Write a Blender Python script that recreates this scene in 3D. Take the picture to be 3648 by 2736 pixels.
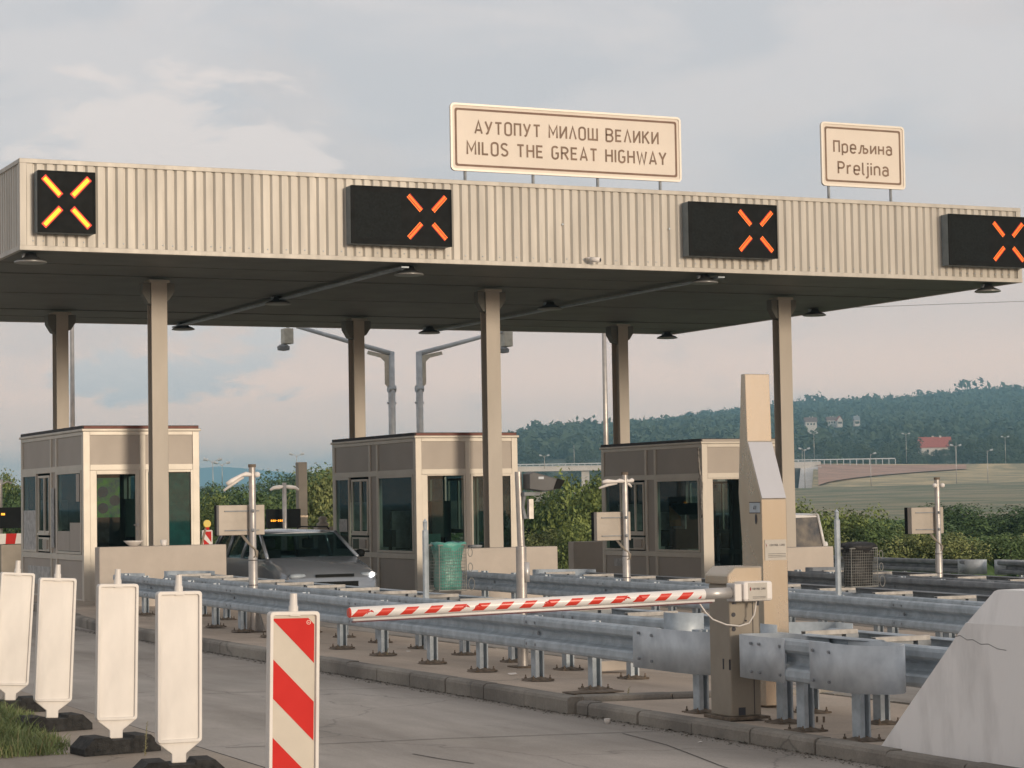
import bpy, bmesh, math, random
from mathutils import Vector, Matrix
from math import sin, cos, pi, radians, atan2, sqrt, hypot
rnd = random.Random(7)
SC = bpy.context.scene
COL = SC.collection
for o in list(bpy.data.objects): bpy.data.objects.remove(o)

# ------------------------------------------------------------------ camera
YAW, PIT, ROL, FPX, CAMH = 0.4426, 0.0518, -0.0165, 8061.3, 1.8
fw = Vector((sin(YAW)*cos(PIT), cos(YAW)*cos(PIT), sin(PIT)))
rt = Vector((cos(YAW), -sin(YAW), 0)); up = rt.cross(fw)
r2 = rt*cos(ROL)+up*sin(ROL); u2 = up*cos(ROL)-rt*sin(ROL)
cd = bpy.data.cameras.new('camera'); cam = bpy.data.objects.new('camera', cd); COL.objects.link(cam)
M = Matrix((r2, u2, -fw)).transposed().to_4x4(); M.translation = (0, 0, CAMH); cam.matrix_world = M
cd.sensor_width = 36; cd.lens = FPX/3648*36; cd.clip_start = 0.2; cd.clip_end = 40000
SC.camera = cam

# ------------------------------------------------------------------ world, sun, exposure
SUN_EL, SUN_AZ = radians(8.0), radians(169)      # azimuth measured from +Y towards +X
W = bpy.data.worlds.new('World'); SC.world = W; W.use_nodes = True
nt = W.node_tree; nt.nodes.clear()
def N(t, **k):
    n = nt.nodes.new(t)
    for a, b in k.items(): setattr(n, a, b)
    return n
sky = N('ShaderNodeTexSky', sky_type='NISHITA', sun_disc=False); sky.sun_elevation = SUN_EL; sky.sun_rotation = SUN_AZ
sky.air_density = 1.3; sky.dust_density = 3.0
bg1 = N('ShaderNodeBackground'); bg1.inputs[1].default_value = 0.1; nt.links.new(sky.outputs[0], bg1.inputs[0])
tc = N('ShaderNodeTexCoord'); sep = N('ShaderNodeSeparateXYZ'); nt.links.new(tc.outputs['Generated'], sep.inputs[0])
mp = N('ShaderNodeMapping'); mp.inputs['Scale'].default_value = (1, 1, 2.6); mp.inputs['Rotation'].default_value = (0, .12, 0)
nt.links.new(tc.outputs['Generated'], mp.inputs[0])
def noise(scale, detail, rough, off, dist=0.0):
    m = N('ShaderNodeMapping'); m.inputs['Location'].default_value = off; nt.links.new(mp.outputs[0], m.inputs[0])
    n = N('ShaderNodeTexNoise'); n.inputs['Scale'].default_value = scale; n.inputs['Detail'].default_value = detail
    n.inputs['Roughness'].default_value = rough; n.inputs['Distortion'].default_value = dist
    nt.links.new(m.outputs[0], n.inputs['Vector']); return n.outputs['Fac']
def ramp(f, stops):
    r = N('ShaderNodeValToRGB'); r.color_ramp.interpolation = 'EASE'
    while len(r.color_ramp.elements) < len(stops): r.color_ramp.elements.new(0.5)
    for e, (p, c) in zip(r.color_ramp.elements, stops): e.position = p; e.color = (*c, 1)
    nt.links.new(f, r.inputs[0]); return r.outputs[0]
def mixc(f, a, b, blend='MIX'):
    m = N('ShaderNodeMix', data_type='RGBA', blend_type=blend)
    if isinstance(f, (int, float)): m.inputs[0].default_value = f
    else: nt.links.new(f, m.inputs[0])
    for s, q in ((6, a), (7, b)):
        if isinstance(q, tuple): m.inputs[s].default_value = (*q, 1)
        else: nt.links.new(q, m.inputs[s])
    return m.outputs[2]
grad = ramp(sep.outputs[2], [(0.0, (2.6, 1.55, 1.0)), (0.02, (2.15, 1.32, .90)), (0.045, (1.48, 1.02, .80)), (0.085, (.98, .78, .70)), (0.15, (.77, .71, .715)), (0.35, (.66, .62, .61)), (1.0, (.62, .58, .57))])
veil = ramp(noise(7.5, 6, .55, (.3, 1.7, .2), .5), [(.38, (0, 0, 0)), (.60, (1, 1, 1))])
c1 = mixc(veil, (.695, .675, .70), (.80, .745, .745))
up_ = ramp(sep.outputs[2], [(0.22, (0, 0, 0)), (0.5, (1, 1, 1))])
elev = ramp(sep.outputs[2], [(0.085, (0, 0, 0)), (0.17, (1, 1, 1))])
c1 = mixc(up_, mixc(elev, grad, c1), grad)
puff = ramp(noise(9, 7, .55, (2.2, .4, 1.3), .3), [(.50, (0, 0, 0)), (.64, (1, 1, 1))])
# one bank of brighter cumulus low over the left of the canopy
vd = N('ShaderNodeVectorMath', operation='DISTANCE'); nt.links.new(tc.outputs['Generated'], vd.inputs[0])
vd.inputs[1].default_value = Vector((sin(YAW-.140), cos(YAW-.140), .118)).normalized()
bank = ramp(vd.outputs['Value'], [(.03, (1, 1, 1)), (.12, (0, 0, 0))])
bn = N('ShaderNodeMath', operation='ADD'); nt.links.new(bank, bn.inputs[0]); n17 = N('ShaderNodeMath', operation='MULTIPLY'); nt.links.new(noise(15, 9, .6, (.7, .4, 3.3), .3), n17.inputs[0]); n17.inputs[1].default_value = 2.4; nt.links.new(n17.outputs[0], bn.inputs[1])
mul = N('ShaderNodeMapRange', interpolation_type='SMOOTHSTEP'); mul.inputs[1].default_value = 1.72; mul.inputs[2].default_value = 2.02; nt.links.new(bn.outputs[0], mul.inputs[0])
mul2 = N('ShaderNodeMath', operation='MULTIPLY'); nt.links.new(puff, mul2.inputs[0]); mul2.inputs[1].default_value = .4
c2 = mixc(mul2.outputs[0], c1, (.80, .71, .69))
c3 = mixc(mul.outputs[0], c2, (.93, .825, .79))
# sky dimmed towards -X out of view, added to cut fill on left-facing sides
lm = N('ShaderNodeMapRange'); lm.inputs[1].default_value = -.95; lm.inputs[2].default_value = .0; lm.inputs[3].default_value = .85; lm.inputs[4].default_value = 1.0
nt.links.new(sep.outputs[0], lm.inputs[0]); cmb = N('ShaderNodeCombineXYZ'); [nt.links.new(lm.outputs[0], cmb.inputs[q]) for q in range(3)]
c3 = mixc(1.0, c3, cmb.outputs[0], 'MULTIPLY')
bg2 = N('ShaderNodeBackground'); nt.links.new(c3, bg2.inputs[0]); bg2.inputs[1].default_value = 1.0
ms = N('ShaderNodeMixShader'); ms.inputs[0].default_value = .9
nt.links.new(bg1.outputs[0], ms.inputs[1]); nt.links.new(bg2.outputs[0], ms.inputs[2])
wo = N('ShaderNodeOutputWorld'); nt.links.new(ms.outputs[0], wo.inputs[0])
sd = bpy.data.lights.new('sun', 'SUN'); sd.energy = 2.35; sd.angle = radians(10); sd.color = (1, .83, .64)
so = bpy.data.objects.new('sun', sd); COL.objects.link(so)
sdir = Vector((sin(SUN_AZ)*cos(SUN_EL), cos(SUN_AZ)*cos(SUN_EL), sin(SUN_EL)))
so.rotation_euler = sdir.to_track_quat('Z', 'Y').to_euler(); so.location = (20, -20, 30)
SC.view_settings.view_transform = 'Standard'; SC.view_settings.look = 'None'; SC.view_settings.exposure = 0; SC.view_settings.gamma = 1
SC.render.engine = 'CYCLES'
SC.cycles.volume_bounces = 1; SC.cycles.max_bounces = 8; SC.cycles.transparent_max_bounces = 16

# ------------------------------------------------------------------ materials
MATS = {}
def mat(name, col, rough=.6, metal=0., var=.12, scale=6., bump=0., col2=None, bscale=None, emit=None, es=1., spec=None, alpha=None, detail=5, coord='Object', stretch=None, lohi=(.35, .65)):
    if name in MATS: return MATS[name]
    m = bpy.data.materials.new(name); m.use_nodes = True; t = m.node_tree; b = t.nodes['Principled BSDF']
    b.inputs['Roughness'].default_value = rough; b.inputs['Metallic'].default_value = metal
    if spec is not None: b.inputs['Specular IOR Level'].default_value = spec
    c = (*col, 1); cd_ = (*(col2 if col2 else tuple(max(0, x*(1-var*2)) for x in col)), 1)
    tcx = t.nodes.new('ShaderNodeTexCoord'); src = tcx.outputs[coord]
    if stretch:
        mpn = t.nodes.new('ShaderNodeMapping'); mpn.inputs['Scale'].default_value = stretch; t.links.new(src, mpn.inputs[0]); src = mpn.outputs[0]
    if var > 0 or col2:
        n = t.nodes.new('ShaderNodeTexNoise'); n.inputs['Scale'].default_value = scale; n.inputs['Detail'].default_value = detail; n.inputs['Roughness'].default_value = .6
        t.links.new(src, n.inputs['Vector'])
        r = t.nodes.new('ShaderNodeValToRGB'); r.color_ramp.elements[0].position = lohi[0]; r.color_ramp.elements[1].position = lohi[1]
        r.color_ramp.elements[0].color = cd_; r.color_ramp.elements[1].color = c
        t.links.new(n.outputs['Fac'], r.inputs[0]); t.links.new(r.outputs[0], b.inputs['Base Color'])
        mr = t.nodes.new('ShaderNodeMapRange'); mr.inputs[3].default_value = min(1, rough+.08); mr.inputs[4].default_value = max(0.02, rough-.08)
        t.links.new(n.outputs['Fac'], mr.inputs[0]); t.links.new(mr.outputs[0], b.inputs['Roughness'])
    else: b.inputs['Base Color'].default_value = c
    if bump > 0:
        n2 = t.nodes.new('ShaderNodeTexNoise'); n2.inputs['Scale'].default_value = bscale or scale*6; n2.inputs['Detail'].default_value = 6
        t.links.new(src, n2.inputs['Vector'])
        bp = t.nodes.new('ShaderNodeBump'); bp.inputs['Strength'].default_value = bump; bp.inputs['Distance'].default_value = .02
        t.links.new(n2.outputs['Fac'], bp.inputs['Height']); t.links.new(bp.outputs[0], b.inputs['Normal'])
    if emit: b.inputs['Emission Color'].default_value = (*emit, 1); b.inputs['Emission Strength'].default_value = es
    MATS[name] = m; return m
def concrete(name, col, dark, big=.35, joint=None, stain=.5, tracks=False):
    """two scales of mottling, fine speckle, wandering cracks"""
    m = bpy.data.materials.new(name); m.use_nodes = True; t = m.node_tree; b = t.nodes['Principled BSDF']; L = t.links
    def nn(ty, **k):
        n = t.nodes.new(ty)
        for a, v in k.items(): setattr(n, a, v)
        return n
    tcx = nn('ShaderNodeTexCoord'); O = tcx.outputs['Object']
    def nz(s, d=5, st=None, r=.6, dist=0):
        n = nn('ShaderNodeTexNoise'); n.inputs['Scale'].default_value = s; n.inputs['Detail'].default_value = d; n.inputs['Roughness'].default_value = r; n.inputs['Distortion'].default_value = dist
        if st:
            q = nn('ShaderNodeMapping'); q.inputs['Scale'].default_value = st; L.new(O, q.inputs[0]); L.new(q.outputs[0], n.inputs['Vector'])
        else: L.new(O, n.inputs['Vector'])
        return n.outputs['Fac']
    def rp(f, a, bb, ca, cb):
        r = nn('ShaderNodeValToRGB'); r.color_ramp.elements[0].position = a; r.color_ramp.elements[1].position = bb
        r.color_ramp.elements[0].color = (*ca, 1); r.color_ramp.elements[1].color = (*cb, 1); L.new(f, r.inputs[0]); return r.outputs[0]
    def mx(f, a, c, bl='MIX'):
        q = nn('ShaderNodeMix', data_type='RGBA', blend_type=bl)
        if isinstance(f, float): q.inputs[0].default_value = f
        else: L.new(f, q.inputs[0])
        for s, z in ((6, a), (7, c)):
            if isinstance(z, tuple): q.inputs[s].default_value = (*z, 1)
            else: L.new(z, q.inputs[s])
        return q.outputs[2]
    c = rp(nz(big, 6), .38, .62, dark, col)
    c = mx(stain, c, rp(nz(.9, 7, (1, .25, 1), .65, .6), .35, .6, (.55, .53, .5), (1, 1, 1)), 'MULTIPLY')
    if tracks:
        c = mx(.75, c, rp(nz(.9, 5, (1, .045, 1), .55, .25), .42, .62, (.70, .69, .68), (1.06, 1.05, 1.04)), 'MULTIPLY')
        c = mx(.8, c, rp(nz(3.2, 8, (1, .35, 1), .7), .60, .70, (1, 1, 1), (.80, .79, .78)), 'MULTIPLY')
        c = mx(.6, c, rp(nz(1.1, 9, (1, 1, 1), .75, 1.2), .56, .66, (1, 1, 1), (1.14, 1.13, 1.11)), 'MULTIPLY')
    c = mx(.55, c, rp(nz(45, 3), .3, .62, (.78, .77, .75), (1.06, 1.05, 1.04)), 'MULTIPLY')
    c = mx(.8, c, rp(nz(260, 2), .3, .55, (.72, .71, .7), (1.05, 1.05, 1.05)), 'MULTIPLY')
    v = nn('ShaderNodeTexVoronoi', feature='DISTANCE_TO_EDGE'); v.inputs['Scale'].default_value = .28
    dn = nn('ShaderNodeTexNoise'); dn.inputs['Scale'].default_value = 1.6; dn.inputs['Detail'].default_value = 6; L.new(O, dn.inputs['Vector'])
    ad = nn('ShaderNodeMix', data_type='RGBA', blend_type='ADD'); ad.inputs[0].default_value = .6; L.new(O, ad.inputs[6]); L.new(dn.outputs['Color'], ad.inputs[7]); L.new(ad.outputs[2], v.inputs['Vector'])
    c = mx(rp(v.outputs['Distance'], .0, .0045, (.55, .55, .55), (0, 0, 0)), c, tuple(x*.35 for x in dark))
    L.new(c, b.inputs['Base Color']); b.inputs['Roughness'].default_value = .82
    bp = nn('ShaderNodeBump'); bp.inputs['Strength'].default_value = .35; bp.inputs['Distance'].default_value = .01
    L.new(nz(70, 6), bp.inputs['Height']); L.new(bp.outputs[0], b.inputs['Normal'])
    MATS[name] = m; return m
m_road = concrete('road_concrete', (.50, .465, .43), (.39, .365, .335), .22, stain=.55, tracks=True)
m_verge = concrete('verge_concrete', (.44, .375, .31), (.34, .30, .255), .5)
m_pave = concrete('pavement_concrete', (.60, .50, .41), (.47, .395, .325), .4)
m_kerb = concrete('kerb_concrete', (.36, .335, .295), (.21, .195, .175), 1.2)
m_wall = mat('cast_wall', (.52, .465, .405), .75, var=.05, scale=2.5, bump=.12, bscale=60)
m_white = mat('white_concrete', (.86, .85, .84), .8, col2=(.66, .65, .64), scale=3.2, detail=12, bump=.12, bscale=30, stretch=(1, 1, .3), lohi=(.30, .52))
m_fascia = mat('fascia_sheet', (.555, .52, .46), .5, .15, var=.09, scale=4, stretch=(1, 1, .12), detail=9)
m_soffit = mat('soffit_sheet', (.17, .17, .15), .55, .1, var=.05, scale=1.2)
m_col = mat('column_paint', (.47, .425, .365), .5, .05, var=.04, scale=2, stretch=(1, 1, .3))
m_frame = mat('booth_frame', (.62, .575, .50), .42, .15, var=.04, scale=2)
m_panel = mat('booth_panel', (.41, .365, .32), .5, .1, var=.03, scale=1.5)
m_roofred = mat('roof_edge_red', (.22, .075, .055), .6, var=.1)
m_roofdk = mat('roof_felt', (.09, .085, .09), .8, var=.2)
m_glass = mat('dark_glass', (.012, .02, .022), .06, 0, var=0, spec=.6)
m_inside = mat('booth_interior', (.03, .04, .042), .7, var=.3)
m_green = mat('green_poster', (.16, .85, .10), .5, col2=(.04, .30, .34), scale=7)
m_galv = mat('galvanised', (.50, .56, .61), .55, .25, col2=(.34, .39, .43), scale=6, detail=11, bump=.08)
m_galvl = mat('galvanised_pale', (.58, .625, .66), .55, .2, col2=(.42, .46, .50), scale=5, detail=11)
m_galvd = mat('galvanised_dull', (.30, .32, .34), .65, .2, col2=(.19, .205, .22), scale=4, detail=9)
m_rust = mat('rusty_plate', (.21, .165, .125), .85, .1, col2=(.10, .08, .06), scale=18)
m_spacer = mat('spacer_zinc', (.50, .48, .45), .6, .1, var=.15, scale=12)
m_black = mat('black_housing', (.010, .011, .011), .6, var=.2, spec=.12)
m_led = mat('led_orange', (.3, .05, .01), .5, var=0, emit=(1, .20, .015), es=2.8)
m_ledy = mat('led_bright', (.3, .1, .01), .5, var=0, emit=(1, .40, .01), es=3.6)
m_ledr = mat('led_red', (.3, .02, .01), .5, var=0, emit=(1, .045, .015), es=1.5)
m_sign = mat('sign_face', (.79, .70, .60), .45, var=.03, scale=1.2)
m_signrim = mat('sign_rim', (.86, .80, .70), .35, .1, var=.02)
m_signtxt = mat('sign_lettering', (.26, .17, .115), .6, var=.15, scale=3)
m_signbr = mat('sign_border', (.24, .145, .10), .6, var=.1)
m_pole = mat('pole_zinc', (.52, .49, .46), .42, .6, col2=(.40, .38, .36), scale=8)
m_lamp = mat('lamp_shade', (.10, .10, .10), .4, .4, var=.1)
m_lampg = mat('lamp_rim', (.35, .35, .34), .35, .4, var=.05)
m_plastic = mat('white_plastic', (.78, .745, .70), .42, var=.06, scale=7, stretch=(1, 1, .35), detail=9)
m_rubber = mat('black_rubber', (.035, .034, .033), .85, var=.3, scale=20, bump=.4)
m_red = mat('red_film', (.62, .025, .02), .6, var=.03, spec=.2)
m_cream = mat('cream_film', (.60, .55, .465), .5, var=.03)
m_totem = mat('totem_steel', (.54, .48, .40), .27, .75, col2=(.46, .39, .30), scale=2.5, stretch=(1, 1, .35))
m_totemw = mat('totem_hood', (.55, .56, .60), .4, .2, var=.02)
m_cab = mat('cabinet_paint', (.30, .265, .215), .5, .1, var=.05, scale=5)
m_cabw = mat('housing_white', (.82, .78, .74), .4, var=.04)
m_alu = mat('aluminium', (.60, .585, .57), .4, .5, var=.05, scale=6)
m_rubw = mat('edge_strip', (.80, .78, .76), .4, var=.02)
m_ink = mat('ink', (.05, .05, .06), .6, var=0)
m_grey = mat('label_grey', (.50, .47, .42), .5, var=.05)
m_carb = mat('car_paint', (.32, .35, .39), .16, .45, var=.03)
m_vanw = mat('van_paint', (.78, .77, .76), .3, 0, var=.02)
m_tyre = mat('tyre', (.02, .02, .02), .85, var=.2)
m_headl = mat('headlamp', (.9, .9, .9), .2, var=0, emit=(1, .93, .88), es=5)
m_teal = mat('green_bag', (.12, .40, .33), .35, col2=(.07, .28, .24), scale=8, bump=.6, bscale=14)
m_bag = mat('black_bag', (.015, .015, .017), .55, var=.2, bump=.7, bscale=16)
m_wire = mat('bin_wire', (.36, .36, .33), .5, .4, var=.2)
m_leaf = [mat('leaf_%d' % i, tuple(q*1.7 for q in c), .6, var=.0, col2=d, scale=1.8, lohi=(.38, .62)) for i, (c, d) in enumerate((
    ((.165, .20, .06), (.055, .09, .03)), ((.10, .145, .05), (.045, .08, .03)), ((.075, .12, .045), (.03, .06, .025)), ((.19, .205, .075), (.07, .10, .035))))]
for q in m_leaf:
    b_ = q.node_tree.nodes['Principled BSDF']; b_.inputs['Specular IOR Level'].default_value = .2
m_bark = mat('bark', (.10, .08, .06), .9, var=.3)
m_hillf = mat('hill_leaf', (.070, .10, .05), .85, col2=(.048, .075, .045), scale=.05)
m_hillg = mat('hill_ground', (.05, .065, .032), .95, col2=(.035, .05, .025), scale=.03)
m_scrub = mat('scrub_field', (.10, .13, .06), .95, col2=(.055, .08, .04), scale=.12, detail=8)
m_mead = mat('meadow', (.29, .25, .155), .95, lohi=(.42, .58), col2=(.15, .17, .095), scale=.06, detail=9, stretch=(1, 1, 1))
m_tan = mat('dry_slope', (.56, .44, .25), .95, col2=(.30, .265, .16), lohi=(.42, .58), scale=.09, detail=9)
m_brown = mat('bare_earth', (.52, .32, .235), .95, col2=(.38, .24, .18), scale=.1, detail=9)
m_track = mat('gravel_track', (.34, .31, .27), .95, var=.1)
m_redroof = mat('red_tiles', (.42, .11, .08), .8, var=.1)
m_render = mat('house_render', (.62, .58, .54), .8, var=.05)
m_amber = mat('amber_lens', (.75, .55, .03), .3, var=.0)
m_grass = mat('grass_blade', (.24, .29, .11), .7, col2=(.12, .17, .06), scale=12)
m_straw = mat('dry_stem', (.32, .30, .15), .8, var=.15)
m_copper = mat('bluish_plastic', (.2, .35, .36), .5, var=.1)

# ------------------------------------------------------------------ mesh builder
class MB:
    def __init__(s): s.v = []; s.f = []; s.m = []
    def add(s, vs, fs, mi=0, T=None):
        b = len(s.v)
        s.v += [tuple(T @ Vector(p)) if T else tuple(p) for p in vs]
        s.f += [tuple(b+i for i in f) for f in fs]; s.m += [mi]*len(fs); return s
    def box(s, x0, x1, y0, y1, z0, z1, mi=0, T=None):
        vs = [(x, y, z) for z in (z0, z1) for y in (y0, y1) for x in (x0, x1)]
        return s.add(vs, [(0, 2, 3, 1), (4, 5, 7, 6), (0, 1, 5, 4), (2, 6, 7, 3), (0, 4, 6, 2), (1, 3, 7, 5)], mi, T)
    def prism(s, poly, a, b, axis='x', mi=0, T=None):
        def mk(p, t):
            return {'x': (t, p[0], p[1]), 'y': (p[0], t, p[1]), 'z': (p[0], p[1], t)}[axis]
        n = len(poly); vs = [mk(p, a) for p in poly]+[mk(p, b) for p in poly]
        fs = [(i, (i+1) % n, n+(i+1) % n, n+i) for i in range(n)]+[tuple(range(n))[::-1], tuple(range(n, 2*n))]
        return s.add(vs, fs, mi, T)
    def quad(s, a, b, c, d, mi=0, T=None): return s.add([a, b, c, d], [(0, 1, 2, 3)], mi, T)
    def tube(s, path, r, n=8, mi=0, cap=True, T=None):
        P = [Vector(p) for p in path]; vs = []; fs = []; R = r if isinstance(r, (list, tuple)) else [r]*len(P)
        prev = None
        for i, p in enumerate(P):
            d = (P[min(i+1, len(P)-1)]-P[max(i-1, 0)]).normalized()
            if prev is None:
                a = Vector((0, 0, 1)) if abs(d.z) < .9 else Vector((1, 0, 0)); u = d.cross(a).normalized()
            else: u = (prev-d*prev.dot(d)).normalized()
            prev = u; w = d.cross(u)
            for k in range(n):
                t = 2*pi*k/n; vs.append(p+(u*cos(t)+w*sin(t))*R[i])
        for i in range(len(P)-1):
            for k in range(n): fs.append((i*n+k, i*n+(k+1) % n, (i+1)*n+(k+1) % n, (i+1)*n+k))
        if cap: fs += [tuple(range(n)), tuple(range((len(P)-1)*n, len(P)*n))[::-1]]
        return s.add(vs, fs, mi, T)
    def lathe(s, prof, c=(0, 0, 0), n=16, mi=0, T=None):
        vs = []; fs = []
        for r, z in prof:
            for k in range(n): vs.append((c[0]+r*cos(2*pi*k/n), c[1]+r*sin(2*pi*k/n), c[2]+z))
        for i in range(len(prof)-1):
            for k in range(n): fs.append((i*n+k, i*n+(k+1) % n, (i+1)*n+(k+1) % n, (i+1)*n+k))
        fs += [tuple(range(n))[::-1], tuple(range((len(prof)-1)*n, len(prof)*n))]
        return s.add(vs, fs, mi, T)
    def sweep(s, path, prof, side=1, mi=0, thick=.0):
        """profile (n,z) swept along plan path (x,y,z); n points to side (+1 = right of travel)"""
        P = [Vector(p) for p in path]; vs = []; k = len(prof)
        for i, p in enumerate(P):
            d = (P[min(i+1, len(P)-1)]-P[max(i-1, 0)]); d.z = 0; d.normalize()
            nrm = Vector((d.y, -d.x, 0))*side
            for (a, z) in prof: vs.append(p+nrm*a+Vector((0, 0, z)))
        fs = [(i*k+j, i*k+j+1, (i+1)*k+j+1, (i+1)*k+j) for i in range(len(P)-1) for j in range(k-1)]
        return s.add(vs, fs, mi)
    def build(s, name, mats, parent=None, smooth=False, bevel=0., solid=0., loc=None, fix=True):
        me = bpy.data.meshes.new(name); me.from_pydata(s.v, [], s.f)
        if not isinstance(mats, (list, tuple)): mats = [mats]
        for m in mats: me.materials.append(m)
        for p, mi in zip(me.polygons, s.m): p.material_index = mi; p.use_smooth = smooth
        if fix:
            bm = bmesh.new(); bm.from_mesh(me); bmesh.ops.recalc_face_normals(bm, faces=bm.faces); bm.to_mesh(me); bm.free()
        me.update()
        o = bpy.data.objects.new(name, me); COL.objects.link(o)
        if parent: o.parent = parent
        if loc: o.location = loc
        if solid: md = o.modifiers.new('solid', 'SOLIDIFY'); md.thickness = solid; md.offset = -1
        if bevel: md = o.modifiers.new('bevel', 'BEVEL'); md.width = bevel; md.segments = 2; md.limit_method = 'ANGLE'; md.angle_limit = radians(40)
        if smooth and bevel: pass
        return o
def tag(o, label=None, cat=None, group=None, kind=None):
    for k, v in (('label', label), ('category', cat), ('group', group), ('kind', kind)):
        if v: o[k] = v
    return o
def thing(name, loc, label, cat, group=None, rz=0., ry=0.):
    o = bpy.data.objects.new(name, None); COL.objects.link(o); o.location = loc; o.rotation_euler = (0, ry, rz); o.empty_display_size = .2
    return tag(o, label, cat, group)
KIDS = {}
def copytree(o, parent=None):
    c = o.copy(); COL.objects.link(c)
    if parent: c.parent = parent
    for ch in [q for q in bpy.data.objects if q.parent == o]: copytree(ch, c)
    return c
def textmesh(body, size, mats, name, parent, loc, rot, sx=1., extrude=.004, align='CENTER', bold=0., spacing=1.):
    c = bpy.data.curves.new(name, 'FONT'); c.body = body; c.size = size; c.align_x = align; c.align_y = 'CENTER'; c.extrude = extrude; c.offset = bold; c.space_character = spacing; c.resolution_u = 4
    t = bpy.data.objects.new(name+'_src', c); COL.objects.link(t)
    dg = bpy.context.evaluated_depsgraph_get(); me = bpy.data.meshes.new_from_object(t.evaluated_get(dg)); bpy.data.objects.remove(t)
    me.materials.clear(); me.materials.append(mats)
    o = bpy.data.objects.new(name, me); COL.objects.link(o); o.parent = parent; o.location = loc; o.rotation_euler = rot; o.scale = (sx, 1, 1)
    return o
SL = .0215
def G(x): return -SL*max(0., x-8.6)
def lerp(a, b, t): return a+(b-a)*t
def interp(tab, x):
    if x <= tab[0][0]: return tab[0][1]
    for (a, b), (c, d) in zip(tab, tab[1:]):
        if x <= c: return b+(d-b)*(x-a)/(c-a)
    return tab[-1][1]

# ------------------------------------------------------------------ ground, road, islands
mb = MB()      # concrete carriageway, falling gently to the right
xs = [-30, -10, 0, 4, 8.6, 12, 16, 20, 24, 28, 31.5]; ys = [-12, 0, 10, 20, 30, 40, 50, 63]
vs = [(x, y, G(x)) for y in ys for x in xs]; nx = len(xs)
fs = [(j*nx+i, j*nx+i+1, (j+1)*nx+i+1, (j+1)*nx+i) for j in range(len(ys)-1) for i in range(nx-1)]
tag(mb.add(vs, fs).build('road', m_road), kind='structure')
# expansion joints of the slabs: thin dark filler strips
mb = MB()
def strip_on(pts, w, dz=.004):
    for (a, b) in zip(pts, pts[1:]):
        d = Vector((b[0]-a[0], b[1]-a[1], 0)).normalized(); n_ = Vector((-d.y, d.x, 0))*w/2
        q = [Vector((a[0], a[1], 0))-n_, Vector((b[0], b[1], 0))-n_, Vector((b[0], b[1], 0))+n_, Vector((a[0], a[1], 0))+n_]
        mb.add([(p.x, p.y, G(p.x)+dz) for p in q], [(0, 1, 2, 3)])
for yy in (11.2, 15.85, 20.9, 26.4, 32):
    pts = [(5.3, yy+.42), (5.96, yy+.26), (6.6, yy+.14), (6.92, yy+.09), (7.6, yy-.1), (8.15, yy-.25), (8.5, yy-.36)]
    strip_on(pts, .014)
strip_on([(8.24, 15.5), (8.12, 14.6), (7.95, 13.9), (7.8, 13.3), (7.6, 12.4)], .010)
strip_on([(6.32, 15.1), (6.36, 14.7), (6.44, 14.3)], .014)
strip_on([(5.12, 5), (5.12, 14), (5.2, 22), (5.4, 36)], .015)
tag(mb.build('road_joints', mat('joint_filler', (.075, .07, .065), .9, var=.3)), kind='structure')
# paler verge slab under the marker boards
mb = MB(); mb.add([(-20, 2, .006), (5.1, 2, .006), (5.1, 14, .006), (5.2, 22, .006), (5.4, 40, .006), (-20, 40, .006)], [(0, 1, 2, 3, 4, 5)])
tag(mb.build('verge_pavement', m_verge), kind='structure')

def island(name, left, right, h=.15, y0=None):
    """raised pavement between two plan polylines (x(y)); sides are separate kerb stones"""
    mb = MB(); ysx = sorted(set([p[1] for p in left]+[p[1] for p in right]))
    L = [(b, a) for a, b in left]; R = [(b, a) for a, b in right]
    rows = [(interp(L, y), interp(R, y), y) for y in ysx]
    vs = []
    for l, r, y in rows:
        l += .14; r -= .14
        vs += [(l, y, G(l)+h-.004), (r, y, G(r)+h-.004)]
    n = len(rows); fs = [(2*i, 2*i+1, 2*i+3, 2*i+2) for i in range(n-1)]
    # skirt at both ends
    for i in (0, n-1):
        b = len(vs); l, r, y = rows[i]; l += .14; r -= .14
        vs += [(l, y, G(l)-.1), (r, y, G(r)-.1)]; fs.append((2*i, 2*i+1, b+1, b))
    tag(mb.add(vs, fs).build(name, m_pave), kind='structure')
def kerbline(path, h=.15, side=1, step=.86, start=0.):
    """one run of kerb stones, rounded top edge, each stone a little off line"""
    mb = MB(); P = [Vector((a, b, 0)) for a, b in path]
    seg = []; tot = 0
    for a, b in zip(P, P[1:]): seg.append((tot, a, b)); tot += (b-a).length
    def at(s_):
        for t0, a, b in reversed(seg):
            if s_ >= t0-1e-6: return a+(b-a).normalized()*(s_-t0), (b-a).normalized()
        return P[0], (P[1]-P[0]).normalized()
    s_ = 0
    while s_ < tot-.05:
        e = min(s_+step-.014, tot); j = rnd.uniform(-.008, .008); dz = rnd.uniform(-.006, .006)
        prof = [(0, -.1), (0, h-.035), (.010, h-.012), (.035, h), (.145, h), (.145, -.1)]
        vs = []
        for q in (s_+.004, e):
            p, d = at(q); nn_ = Vector((d.y, -d.x, 0))*side
            for a, z in prof:
                w = p+nn_*(a+j); vs.append((w.x, w.y, G(w.x)+z+dz))
        k = len(prof)
        fs = [(i, (i+1) % k, k+(i+1) % k, k+i) for i in range(k)]+[tuple(range(k)), tuple(range(k, 2*k))[::-1]]
        mb.add(vs, fs); s_ += step
    return tag(mb.build('kerb', m_kerb), kind='structure')
AL = [(8.6, 17.15), (8.6, 31), (8.8, 34), (9.6, 40), (9.6, 60)]; AR = [(11.25, 17.15), (11.3, 30), (13.3, 39), (13.3, 60)]
island('pavement', AL, AR); kerbline(AL); kerbline(AR, side=-1)
kerbline([(8.74, 17.12), (11.1, 17.12)], side=-1)
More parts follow.
